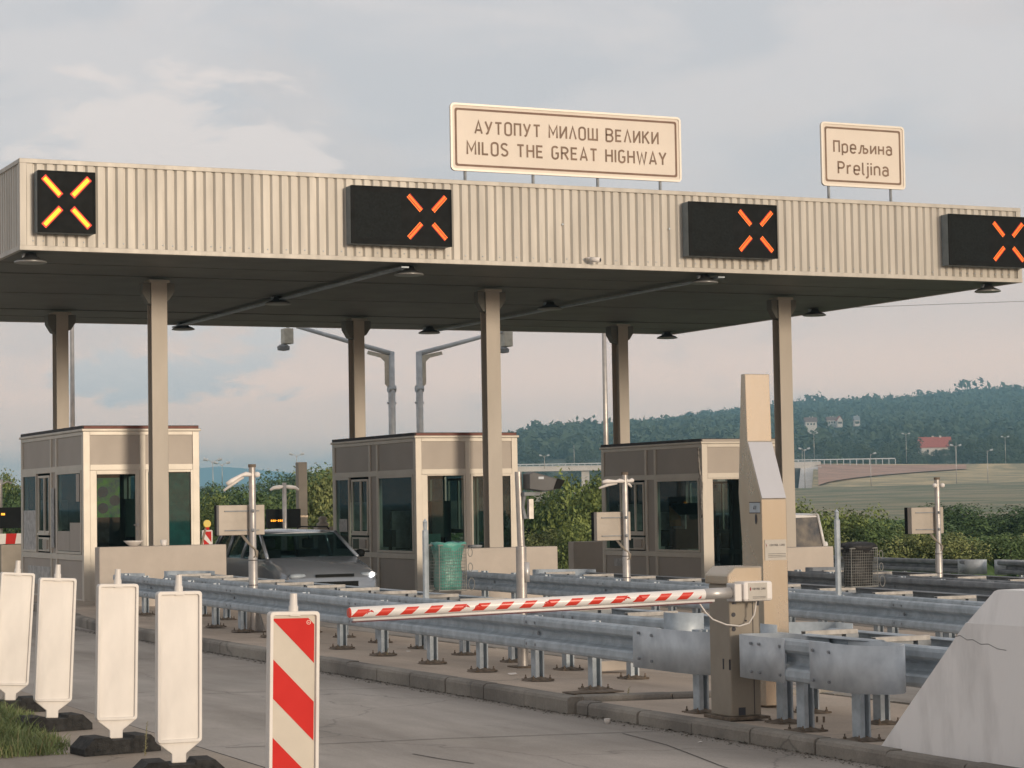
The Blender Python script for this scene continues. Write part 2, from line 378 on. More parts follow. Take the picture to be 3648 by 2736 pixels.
AL2 = [(8.66, 4), (8.66, 17.1)]; AR2 = [(11.25, 4), (11.25, 17.1)]
island('pavement', AL2, AR2, h=.105); kerbline(AL2, h=.115); kerbline(AR2, h=.115, side=-1)
BL = [(13.4, 8), (14.0, 19.7), (16.4, 40), (16.4, 60)]; BR = [(16.6, 8), (19.2, 34), (20.0, 40), (20.0, 60)]
island('pavement', BL, BR); kerbline(BL); kerbline(BR, side=-1)
CL = [(18.6, 14), (20.2, 26), (22.9, 40), (22.9, 60)]; CR = [(22.6, 14), (26.6, 40), (26.6, 60)]
island('pavement', CL, CR); kerbline(CL); kerbline(CR, side=-1)

# terrain beyond the plaza, in (d = ahead, l = to the right) about the viewing direction
def WP(d, l): return (d*sin(YAW)+l*cos(YAW), d*cos(YAW)-l*sin(YAW))
HZ = [(-.30, 6), (-.20, 8), (-.1, 12), (-.03, 18), (0.0, 22.5), (.035, 27.5), (.085, 35), (.105, 37.5), (.125, 39), (.16, 41), (.2, 43.5), (.23, 44.5), (.3, 46)]
def TZ(d, a):
    r = interp(HZ, a); t = min(1, max(0, (a+.06)/.08)); t = t*t*(3-2*t)     # t: right-hand valley side
    zl = interp([(0, -.45), (60, -.5), (100, -.6), (300, 1.2), (700, 3.5), (1000, r), (1500, r*.8)], d)
    top = interp([(0.05, 7.2), (.12, 6.6), (.17, 6.2), (.23, 6.0)], a)
    if a < .132: top = 3.4      # open valley under the road bridge
    low = interp([(.05, 2.2), (.12, 2.6), (.23, 2.9)], a)
    zr = interp([(0, -.45), (30, -.5), (60, -.6), (95, -.55), (150, .6), (215, low-.35), (222, low), (228, low), (232, low-.15), (298, top-1), (302, top-.3), (312, top-.3), (330, top-1.8), (450, 9.5), (600, 16), (700, 21.5), (1000, r), (1250, r-2), (1500, r-20)], d)
    z = zl+(zr-zl)*t
    return z
DM = [(0, 0), (100, 100), (150, 270), (225, 530), (302, 720), (330, 760), (450, 1000), (700, 1500), (1000, 2300), (1500, 3300)]
def TP(d, a, dz=0.):
    n = interp(DM, d); x, y = WP(n, a*n); return (x, y, 1.8+(TZ(d, a)-1.8)*n/max(d, 1)+dz)
ds = [50, 60, 70, 80, 95, 120, 150, 185, 214, 222, 228, 234, 250, 275, 298, 302, 312, 330, 380, 450, 520, 600, 700, 800, 900, 1000, 1100, 1250, 1500]
als = sorted([-.42+.02*i for i in range(43)]+[.1315, .1325])
mb = MB(); vs = []
for d in ds:
    for a in als:
        x, y, z = TP(d, a)
        if d > 60 and d not in (222, 228, 302, 312): z += sin(x*.11)*cos(y*.09)*.12
        if d <= 60: z = min(z, G(x)-.15)
        vs.append((x, y, z))
n = len(als)
for j in range(len(ds)-1):
    for i in range(n-1):
        d = (ds[j]+ds[j+1])/2; a = (als[i]+als[i+1])/2
        mi = 0
        if d > 130: mi = 1
        if 222 <= d <= 234 and a > .02: mi = 2
        if 234 < d < 302: mi = 3
        if 302 < d < 312 and a > .0: mi = 2
        if d > 312: mi = 4 if d > 330 else 1
        mb.add([], [])
        mb.f.append((j*n+i, j*n+i+1, (j+1)*n+i+1, (j+1)*n+i)); mb.m.append(mi)
mb.v = vs
tag(mb.build('terrain', [m_scrub, m_mead, m_track, m_tan, m_hillg], smooth=True), kind='structure')
# wide base sheet reaching the horizon
mb = MB(); mb.add([(-3150, -450, -1.6), (8550, -450, -1.6), (8550, 8550, -1.6), (-3150, 8550, -1.6)], [(0, 1, 2, 3)])
tag(mb.build('ground', m_scrub), kind='structure')
# a brown bare band on the upper part of the embankment beside the bridge
mb = MB(); vs = []
NB = 16
for j in range(5):
    for i in range(NB+1):
        a = .1345+(.20-.1345)*i/NB
        t = j/4; f = (i/NB)
        d = lerp(300.5, lerp(240, 292, f**.7), t)
        x, y, z = TP(d, a, .35); vs.append((x, y, z))
fs = [(j*(NB+1)+i, j*(NB+1)+i+1, (j+1)*(NB+1)+i+1, (j+1)*(NB+1)+i) for j in range(4) for i in range(NB)]
tag(mb.add(vs, fs).build('bare_slope', m_brown, smooth=True), kind='structure')

# far mountains
def ridge(name, d, prof, m, thick=300):
    mb = MB(); vs = []; k = len(prof)
    for a, z in prof:
        for dd, zz in ((d, -5), (d+thick*.5, z*.6), (d+thick, z), (d+2*thick, z*.5)):
            x, y = WP(dd, a*dd); vs.append((x, y, zz))
    fs = [(4*i+j, 4*i+j+1, 4*i+j+5, 4*i+j+4) for i in range(k-1) for j in range(3)]
    return tag(mb.add(vs, fs).build(name, m, smooth=True), kind='structure')
def wav(a, base, amp, s): return base+amp*(sin(a*31+s)+.5*sin(a*83+s*2)+.22*sin(a*211+s*3)+.12*sin(a*590+s))
ridge('hills', 7000, [(-.4+.01*i, wav(-.4+.01*i, 52, 10, 1.2)+84*math.exp(-((-.4+.01*i+.125)/.045)**2)) for i in range(75)], m_hillg)
ridge('hills', 2900, [(-.4+.005*i, wav(-.4+.005*i, 28, 6, 4.)+30*math.exp(-((-.4+.005*i+.03)/.05)**2)) for i in range(120)], m_hillg, 120)


def _arc(cx, cy, rx, ry, a0, a1, n=8): return [(cx+rx*cos(radians(a0+(a1-a0)*k/n)), cy+ry*sin(radians(a0+(a1-a0)*k/n))) for k in range(n+1)]
def _oval(w, y0=0, y1=1, r=None):
    r = r or w/2; return _arc(w-r, y1-r, r, r, 0, 90, 5)+_arc(r, y1-r, r, r, 90, 180, 5)+_arc(r, y0+r, r, r, 180, 270, 5)+_arc(w-r, y0+r, r, r, 270, 360, 5)+[(w, y1-r)]
X_H = .72                                   # x-height
_a = [_oval(.38, 0, .44, .19)[0:-1]+[(.38, .25)], [(.02, .60), (.07, .68), (.16, .72), (.25, .71), (.34, .64), (.38, .52), (.38, 0)]]
_n = [[(0, 0), (0, X_H)], [(0, .5)]+_arc(.19, .52, .19, .20, 160, 0, 7)+[(.38, 0)]]
_e = [[(.01, .36), (.39, .36), (.39, .50)]+_arc(.20, .52, .19, .20, 10, 180, 8)+[(.01, .2)]+_arc(.20, .2, .19, .20, 190, 330, 7)]
_B = [[(0, 0), (0, 1), (.22, 1)]+_arc(.24, .77, .20, .23, 80, -80, 7)+[(.2, .535), (0, .535)], [(.22, .53)]+_arc(.25, .265, .21, .265, 80, -90, 8)+[(0, 0)]]
_U = [[(0, 1), (.22, .34)], [(.44, 1), (.15, .06), (.04, 0)]]
LOOK = str.maketrans('АТОМЕК', 'ATOMEK')
GLY = {'A': (.46, [[(0, 0), (.23, 1), (.46, 0)], [(.09, .27), (.37, .27)]]), 'Y': (.46, [[(0, 1), (.23, .45), (.23, 0)], [(.46, 1), (.23, .45)]]), 'У': (.44, _U),
 'T': (.44, [[(0, .94), (.44, .94)], [(.22, 0), (.22, .9)]]), 'O': (.42, [_oval(.42, 0, 1, .20)]), 'П': (.40, [[(0, 0), (0, .94), (.40, .94), (.40, 0)]]),
 'M': (.54, [[(0, 0), (0, 1), (.27, .30), (.54, 1), (.54, 0)]]), 'И': (.42, [[(0, 1), (0, 0)], [(.42, 0), (.42, 1)], [(0, .04), (.42, .96)]]), 'Л': (.44, [[(0, 0), (.22, 1), (.44, 0)]]),
 'Ш': (.62, [[(0, 1), (0, .06), (.62, .06), (.62, 1)], [(.31, .08), (.31, 1)]]), 'В': (.46, _B), 'E': (.38, [[(.38, .94), (0, .94), (0, .06), (.38, .06)], [(0, .51), (.33, .51)]]),
 'K': (.44, [[(0, 0), (0, 1)], [(.42, 1), (.03, .46)], [(.14, .60), (.44, 0)]]), 'I': (.0, [[(0, 0), (0, 1)]]), 'L': (.36, [[(0, 1), (0, .06), (.36, .06)]]),
 'S': (.42, [_arc(.21, .75, .20, .22, 25, 180, 8)+[(.02, .68), (.1, .57), (.32, .45), (.41, .33)]+_arc(.21, .25, .20, .22, 10, -160, 9)]),
 'H': (.42, [[(0, 0), (0, 1)], [(.42, 0), (.42, 1)], [(0, .52), (.42, .52)]]), 'G': (.42, [_arc(.21, .77, .20, .21, 30, 180, 8)+_arc(.21, .23, .20, .21, 180, 350, 8)+[(.41, .46), (.23, .46)]]),
 'R': (.44, [[(0, 0), (0, .95), (.22, .95)]+_arc(.22, .72, .20, .22, 80, -90, 8)+[(0, .5)], [(.20, .49), (.44, 0)]]), 'W': (.64, [[(0, 1), (.16, 0), (.32, .85), (.48, 0), (.64, 1)]]),
 'C': (.40, [_arc(.21, .77, .20, .21, 30, 180, 8)+_arc(.21, .23, .20, .21, 180, 330, 8)]), 'N': (.42, [[(0, 0), (0, 1), (.42, 0), (.42, 1)]]), 'D': (.42, [[(0, .06), (0, .94), (.2, .94)]+_arc(.22, .72, .20, .22, 90, 0, 5)+_arc(.22, .28, .20, .22, 0, -90, 5)+[(0, .06)]]),
 'P': (.42, [[(0, 0), (0, .95), (.22, .95)]+_arc(.22, .70, .20, .245, 80, -90, 8)+[(0, .455)]]), 'р': (.38, [[(0, -.25), (0, X_H)], _oval(.38, 0, X_H, .19)]), 'е': (.40, _e), 'e': (.40, _e), 'а': (.38, _a), 'a': (.38, _a),
 'љ': (.68, [[(-.04, 0), (.06, .02), (.12, .12), (.20, .66), (.36, .66), (.36, 0)], [(.36, .42), (.50, .42)]+_arc(.50, .23, .18, .19, 80, -90, 7)+[(.36, .04)]]), 'и': (.38, [[(0, X_H), (0, 0)], [(.38, 0), (.38, X_H)], [(0, .03), (.38, .69)]]),
 'н': (.36, [[(0, 0), (0, X_H)], [(.36, 0), (.36, X_H)], [(0, .38), (.36, .38)]]), 'r': (.24, [[(0, 0), (0, X_H)], [(0, .5), (.06, .62), (.15, .69), (.26, .70)]]), 'l': (.08, [[(0, 1), (0, .12), (.04, .03), (.12, .0)]]),
 'j': (.06, [[(.06, X_H), (.06, -.12), (.0, -.22), (-.10, -.24)], [(.06, .86), (.06, 1.0)]]), 'i': (.0, [[(0, 0), (0, X_H)], [(0, .86), (0, 1.0)]]), 'n': (.38, _n)}
def fittext(body, w, h, m, name, parent, loc, rot=(pi/2, 0, 0), stroke=.155, gap=.24, space=.42, **kk):
    """engineer's stroke lettering of exactly w metres long and cap height h"""
    x = 0; st = []
    for ch in body.translate(LOOK):
        if ch == ' ': x += space; continue
        gw, pl = GLY[ch]
        for p in pl: st.append([(x+a, b) for a, b in p])
        x += gw+gap
    tot = x-gap; mb = MB(); hs = stroke/2; k = (w-stroke*h*.8)/(tot*h)
    for n_, p in enumerate(st):
        P = [Vector((a*k, b)) for a, b in p]; P = [q for i, q in enumerate(P) if i == 0 or (q-P[i-1]).length > 1e-4]
        closed = (P[0]-P[-1]).length < 1e-3
        L = []; Rr = []; n = len(P)
        for i, q in enumerate(P):
            d0 = (q-P[i-1]).normalized() if i > 0 else ((P[0]-P[-2]).normalized() if closed else None); d1 = (P[i+1]-q).normalized() if i < n-1 else ((P[1]-P[0]).normalized() if closed else None)
            d0 = d0 or d1; d1 = d1 or d0; t_ = (d0+d1); t_ = t_.normalized() if t_.length > .2 else d1; nn_ = Vector((-t_.y, t_.x)); c_ = max(.55, abs(nn_.dot(Vector((-d1.y, d1.x))))); o_ = nn_*hs/c_
            L.append(q+o_); Rr.append(q-o_)
        z = .0003*(n_ % 4)
        mb.add([((q.x-tot*k/2)*h, (q.y-.5)*h, z) for q in L+Rr], [(i, n+i, n+i+1, i+1) for i in range(n-1)])
    o = mb.build(name, m, parent, fix=False, loc=loc); o.rotation_euler = rot; return o
def rrect(x0, x1, z0, z1, r, n=5):
    out = []
    for cx, cz, a0 in ((x1-r, z1-r, 0), (x0+r, z1-r, pi/2), (x0+r, z0+r, pi), (x1-r, z0+r, 3*pi/2)):
        for i in range(n+1):
            a = a0+pi/2*i/n; out.append((cx+r*cos(a), cz+r*sin(a)))
    return out
def ring(mb, outer, inner, y0, y1, mi=0):
    n = len(outer); vs = []
    for y in (y0, y1):
        vs += [(p[0], y, p[1]) for p in outer]+[(p[0], y, p[1]) for p in inner]
    fs = []
    for i in range(n):
        j = (i+1) % n
        fs += [(i, j, n+j, n+i), (2*n+i, 3*n+i, 3*n+j, 2*n+j), (i, 2*n+i, 2*n+j, j), (n+i, n+j, 3*n+j, 3*n+i)]
    return mb.add(vs, fs, mi)

# ------------------------------------------------------------------ canopy
CX0, CX1, CY0, CY1, CZ0, CZ1 = 8.447, 28.46, 36.265, 50.35, 5.99, 7.48
can = thing('toll_canopy', (18.4, 43.3, 0), 'long flat toll plaza canopy clad in ribbed beige sheet on six square columns', 'canopy')
def cpart(mb, name, m, **k): o = mb.build(name, m, None, **k); o.location = (-18.4, -43.3, 0); o.parent = can; return o
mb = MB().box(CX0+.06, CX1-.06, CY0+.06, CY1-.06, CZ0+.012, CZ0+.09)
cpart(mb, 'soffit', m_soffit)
mb = MB().box(CX0+.06, CX1-.06, CY0+.06, CY1-.06, CZ1-.16, CZ1-.10); cpart(mb, 'roof_deck', m_roofdk)
def ribbed(p0, p1, z0, z1, nrm, per=.1668, dep=.036):
    L = (Vector(p1)-Vector(p0)).length; d = (Vector(p1)-Vector(p0)).normalized(); n_ = Vector(nrm); k = int(L/per); per = L/k
    pts = []
    for i in range(k):
        s_ = i*per
        for t, o_ in ((0, 0), (.58, 0), (.66, -dep), (.78, -dep)): pts.append((s_+t*per, o_))
    pts.append((L, 0)); vs = []
    for s_, o_ in pts:
        q = Vector(p0)+d*s_+n_*o_
        vs += [(q.x, q.y, z0), (q.x, q.y, z1)]
    fs = [(2*i, 2*i+2, 2*i+3, 2*i+1) for i in range(len(pts)-1)]
    return vs, fs
for p0, p1, nr in (((CX0+.1, CY0, 0), (CX1-.1, CY0, 0), (0, -1, 0)), ((CX0, CY1-.1, 0), (CX0, CY0+.1, 0), (-1, 0, 0)), ((CX1, CY0+.1, 0), (CX1, CY1-.1, 0), (1, 0, 0)), ((CX1-.1, CY1, 0), (CX0+.1, CY1, 0), (0, 1, 0))):
    mb = MB(); mb.add(*ribbed(p0, p1, CZ0+.055, CZ1-.06, nr)); cpart(mb, 'fascia', m_fascia, fix=False)
mb = MB()
for z0, z1, o_ in ((CZ1-.075, CZ1, .022), (CZ0-.004, CZ0+.075, .022)):
    mb.box(CX0-o_, CX1+o_, CY0-o_, CY0+.05, z0, z1); mb.box(CX0-o_, CX1+o_, CY1-.05, CY1+o_, z0, z1)
    mb.box(CX0-o_, CX0+.05, CY0+.052, CY1-.052, z0+.001, z1-.001); mb.box(CX1-.05, CX1+o_, CY0+.052, CY1-.052, z0+.001, z1-.001)
for x in (CX0-.018, CX1-.095):
    for y in (CY0-.018, CY1-.095): mb.box(x, x+.113, y, y+.113, CZ0+.07, CZ1-.07)
for x in (13.2, 17.0, 21.0, 24.9): mb.box(x, x+.012, CY0-.026, CY0+.0, CZ1-.078, CZ1+.004)
cpart(mb, 'edge_trim', m_fascia, bevel=.006)
mb = MB(); i = 0
x = CX0+.2
while x < CX1-.15:      # fixing screws along the lower edge
    mb.lathe([(.012, 0), (.012, .008), (.004, .011)], n=6, T=Matrix.Translation((x, CY0+.001, CZ0+.15+rnd.uniform(-.006, .006))) @ Matrix.Rotation(pi/2, 4, 'X'))
    x += .1668*rnd.choice((1, 2, 2))
for x in (18.25, 20.45): mb.lathe([(.018, 0), (.018, .012)], n=8, T=Matrix.Translation((x, CY0, CZ0+.78)) @ Matrix.Rotation(pi/2, 4, 'X'))
cpart(mb, 'screws', m_galv)
for y in (38.3, 43.6, 48.9):
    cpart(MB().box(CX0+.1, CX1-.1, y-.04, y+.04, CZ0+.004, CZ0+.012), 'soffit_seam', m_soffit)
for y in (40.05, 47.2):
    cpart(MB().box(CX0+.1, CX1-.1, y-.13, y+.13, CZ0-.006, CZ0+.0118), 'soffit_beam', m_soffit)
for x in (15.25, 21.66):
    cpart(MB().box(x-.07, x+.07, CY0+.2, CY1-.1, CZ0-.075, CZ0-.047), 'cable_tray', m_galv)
m_col.node_tree.nodes['Principled BSDF'].inputs['Roughness'].default_value = .5
COLX = (11.827, 18.532, 25.218)
for yc, dp in ((39.913, .27), (47.032, .36)):
    for x in COLX:
        zb = G(x)+.14; mb = MB()
        cw = .15 if yc < 45 else .13; mb.box(x-cw, x+cw, yc, yc+.022, zb, CZ0-.06).box(x-cw, x+cw, yc+dp-.022, yc+dp, zb, CZ0-.06).box(x-.03, x+.03, yc+.022, yc+dp-.022, zb, CZ0-.06); mb.box(x-.19, x+.19, yc-.035, yc+dp+.035, CZ0-.10, CZ0-.047)
        mb.box(x-.26, x+.26, yc-.02, yc+dp+.02, CZ0-.30, CZ0-.105) if False else None
        hb = MB(); hb.prism([(x-.30, CZ0-.10), (x-.032, CZ0-.10), (x-.032, CZ0-.52), (x-.19, CZ0-.48), (x-.30, CZ0-.30)], yc+.04, yc+dp-.04, 'y')
        hb2 = MB(); hb2.prism([(x+.032, CZ0-.10), (x+.30, CZ0-.10), (x+.30, CZ0-.26), (x+.19, CZ0-.42), (x+.032, CZ0-.46)], yc+.04, yc+dp-.04, 'y')
        mb.box(x-.17, x+.17, yc-.02, yc+dp+.02, zb, zb+.03)
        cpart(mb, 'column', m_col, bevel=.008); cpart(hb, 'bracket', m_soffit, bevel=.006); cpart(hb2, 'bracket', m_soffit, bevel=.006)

# ------------------------------------------------------------------ lane signals on the fascia
def led_cross(t, mm, cx, cz, r0, r1, wd, y, rows, n, rad, mats):
    for sx, sz in ((1, 1), (-1, 1), (1, -1), (-1, -1)):
        mb = MB()
        for i in range(n):
            for j in range(rows):
                tt = lerp(r0, r1, i/(n-1)); o_ = (j-(rows-1)/2)*wd/(rows-1)
                px = cx+sx*(tt+o_*.7071); pz = cz+sz*(tt*1.06-o_*.7071)
                k = mats(sx, sz, i, j); b = 6
                mb.add([(px+rad*cos(2*pi*a/b), y, pz+rad*sin(2*pi*a/b)) for a in range(b)], [tuple(range(b))], k)
        mb.build('light_bar', mm, t, fix=False)
labels = ['square black lane signal with a thick bright yellow cross at the canopy left corner',
          'wide black lane signal with an orange cross, left of the long highway name sign',
          'wide black lane signal with an orange cross, below and between the two roof signs',
          'wide black lane signal with an orange cross at the far right end of the canopy']
for i, (x0, x1) in enumerate(((8.665, 9.61), (14.07, 15.95), (20.72, 22.62), (26.54, 28.44))):
    t = thing('lane_signal', ((x0+x1)/2, 36.115, 6.76), labels[i], 'lane signal', 'lane signals on the canopy fascia'); hw = (x1-x0)/2
    mb = MB().box(-hw, hw, -.10, .135, -.50, .50); mb.build('housing', mat('signal_side', (.20, .235, .26), .5, .2, var=.1), t, bevel=.008)
    MB().box(-hw+.004, hw-.004, -.102, -.1005, -.497, .497).build('front_panel', m_black, t)
    mb = MB(); ring(mb, rrect(-hw-.004, hw+.004, -.504, .504, .01, 2), rrect(-hw+.022, hw-.022, -.478, .478, .01, 2), -.112, -.09); mb.build('front_frame', m_black, t)
    cx = 0 if i == 0 else hw-.46
    mm = [m_ledr, m_ledy if i == 0 else m_led]
    if i == 0: led_cross(t, mm, 0, 0, .10, .37, .085, -.104, 5, 17, .0115, lambda sx, sz, a, b: 1 if (b in (1, 2, 3) and (a not in (0, 16))) else 0)
    else: led_cross(t, mm, cx, 0, .115, .345, .072, -.104, 5, 16, .0082, lambda sx, sz, a, b: (a*3+b*5) % 3 != 0)
    if i: 
        mb = MB().box(-hw+.07, hw-.95, -.1035, -.1015, -.40, .40); mb.build('dark_matrix', mat('matrix_mask', (.013, .016, .016), .6, col2=(.008, .009, .009), scale=25, spec=.1), t)

# ------------------------------------------------------------------ roof signs
def roofsign(x0, x1, z0, z1, y, lines, posts, label, name, r=.07, gray=False):
    t = thing(name, ((x0+x1)/2, y, z0), label, 'road sign'); w = (x1-x0)/2; h = z1-z0
    mb = MB().prism(rrect(-w, w, 0, h, r), -.012, .012, 'y'); mb.build('panel', m_sign, t)
    mb = MB(); ring(mb, rrect(-w-.012, w+.012, -.012, h+.012, r+.01), rrect(-w+.025, w-.025, .025, h-.025, r-.02), -.03, .02); mb.build('rim', m_signrim, t)
    mb = MB(); ring(mb, rrect(-w+.075, w-.075, .075, h-.075, r*.6), rrect(-w+.075+.038, w-.113, .113, h-.113, r*.5), -.0165, -.012); mb.build('border_line', m_signbr if not gray else m_signtxt, t)
    for tx, cx, cz, tw, th in lines: fittext(tx, tw, th, m_signtxt, 'lettering', t, (cx-(x0+x1)/2, -.0155, cz-z0))
    for px in posts: MB().tube([(px-(x0+x1)/2, .05, -.35), (px-(x0+x1)/2, .05, h-.1)], .028, 10).build('post', m_galvl, t, smooth=True)
    return t
roofsign(16.22, 20.9, 7.71, 8.905, 36.6, [('АУТОПУТ МИЛОШ ВЕЛИКИ', 18.56, 8.50, 3.76, .225), ('MILOS THE GREAT HIGHWAY', 18.56, 8.12, 4.08, .23)], (16.51, 17.86, 19.18, 20.49),
         'long pale sign reading MILOS THE GREAT HIGHWAY on four posts above the canopy', 'highway_name_sign')
roofsign(24.03, 25.94, 7.79, 9.01, 36.6, [('Прељина', 24.98, 8.56, 1.36, .225), ('Preljina', 24.98, 8.15, 1.18, .235)], (24.21, 25.65),
         'small pale sign reading Preljina on two posts above the canopy right end', 'place_name_sign', gray=True)

# ------------------------------------------------------------------ lamps under the canopy
LP = [(8.72, 36.75, 'front row, under the bright yellow cross'), (15.5, 36.9, 'front row, under the second lane signal'), (21.45, 36.75, 'front row, under the third lane signal'), (28.0, 36.75, 'front row, under the rightmost lane signal'),
      (15.2, 43.0, 'middle row, left, beside the pale cable tray'), (21.15, 42.7, 'middle row, between middle and right columns'), (27.75, 42.7, 'middle row, right, seen against the sky'),
      (15.3, 49.75, 'back row, left, seen against the sky'), (21.3, 49.5, 'back row, middle, seen against the sky'), (27.9, 49.7, 'back row, right, seen against the sky')]
lamp0 = None
for x, y, s_ in LP:
    lab = 'round dark canopy lamp in the '+s_
    if lamp0 is None:
        t = thing('ceiling_lamp', (x, y, CZ0), lab, 'lamp', 'round lamps under the canopy'); lamp0 = t
        MB().lathe([(.09, -.0), (.10, -.03), (.11, -.055), (.15, -.08), (.23, -.115), (.245, -.13)], n=24).build('lamp_body', m_lamp, t, smooth=True)
        MB().lathe([(.245, -.128), (.262, -.135), (.262, -.155), (.24, -.162), (.05, -.158)], n=24).build('rim', m_lampg, t, smooth=True)
        MB().box(-.14, -.09, -.03, .03, -.075, -.01).build('bracket', m_galv, t)
    else:
        c = copytree(lamp0); c.location = (x, y, CZ0); c['label'] = lab
# small cctv camera on the fascia
t = thing('security_camera', (18.8, 36.21, 6.13), 'small white security camera low on the canopy fascia near its middle', 'camera')
MB().tube([(-.10, .03, .03), (-.10, -.07, .03), (.0, -.12, 0)], .022, 8).build('bracket', m_cabw, t, smooth=True)
MB().tube([(-.07, -.06, .01), (.07, -.19, -.01)], .045, 14).build('housing', m_cabw, t, smooth=True)
MB().tube([(.071, -.191, -.01), (.078, -.198, -.011)], .034, 12).build('lens', m_ink, t)

# ------------------------------------------------------------------ toll booths
mg = bpy.data.materials.new('booth_glass'); mg.use_nodes = True; _t = mg.node_tree; _t.nodes.clear()
_o = _t.nodes.new('ShaderNodeOutputMaterial'); _tr = _t.nodes.new('ShaderNodeBsdfTransparent'); _tr.inputs[0].default_value = (.26, .35, .35, 1)
_gl = _t.nodes.new('ShaderNodeBsdfGlossy'); _gl.inputs['Roughness'].default_value = .02; _gl.inputs[0].default_value = (.75, .85, .85, 1)
_fr = _t.nodes.new('ShaderNodeLayerWeight'); _fr.inputs[0].default_value = .5; _mx = _t.nodes.new('ShaderNodeMixShader')
_p = _t.nodes.new('ShaderNodeMath'); _p.operation = 'POWER'; _p.inputs[1].default_value = 5; _t.links.new(_fr.outputs['Facing'], _p.inputs[0])
_q = _t.nodes.new('ShaderNodeMath'); _q.operation = 'MULTIPLY_ADD'; _q.inputs[1].default_value = .5; _q.inputs[2].default_value = .035; _t.links.new(_p.outputs[0], _q.inputs[0])
_t.links.new(_q.outputs[0], _mx.inputs[0]); _t.links.new(_tr.outputs[0], _mx.inputs[1]); _t.links.new(_gl.outputs[0], _mx.inputs[2]); _t.links.new(_mx.outputs[0], _o.inputs[0])
def pane(t, name, fr, gl, fy=0., fm=m_frame, depth=.05, bar=.045, plane='y'):
    """framed window in plane y=fy (front) or x=fy (side): rect (a0,a1,z0,z1)"""
    a0, a1, z0, z1 = gl; mb = MB()
    def bx(p0, p1, q0, q1, m=0, d0=-.012, d1=.035):
        if plane == 'y': mb.box(p0, p1, fy+d0, fy+d1, q0, q1, m)
        else: mb.box(fy+d0, fy+d1, p0, p1, q0, q1, m)
    bx(a0-bar, a0, z0-bar, z1+bar); bx(a1, a1+bar, z0-bar, z1+bar); bx(a0, a1, z1, z1+bar); bx(a0, a1, z0-bar, z0)
    w = mb.build(name, fm, t, bevel=.004)
    mb = MB()
    if plane == 'y': mb.quad((a0, fy+.012, z0), (a1, fy+.012, z0), (a1, fy+.012, z1), (a0, fy+.012, z1))
    else: mb.quad((fy+.012, a0, z0), (fy+.012, a1, z0), (fy+.012, a1, z1), (fy+.012, a0, z1))
    mb.build('pane', mg, w)
    return w
BL_ = ['beige toll booth at the left behind the white marker boards, door with a green poster',
       'middle beige toll booth behind the green litter bag', 'right beige toll booth behind the tall steel ticket column']
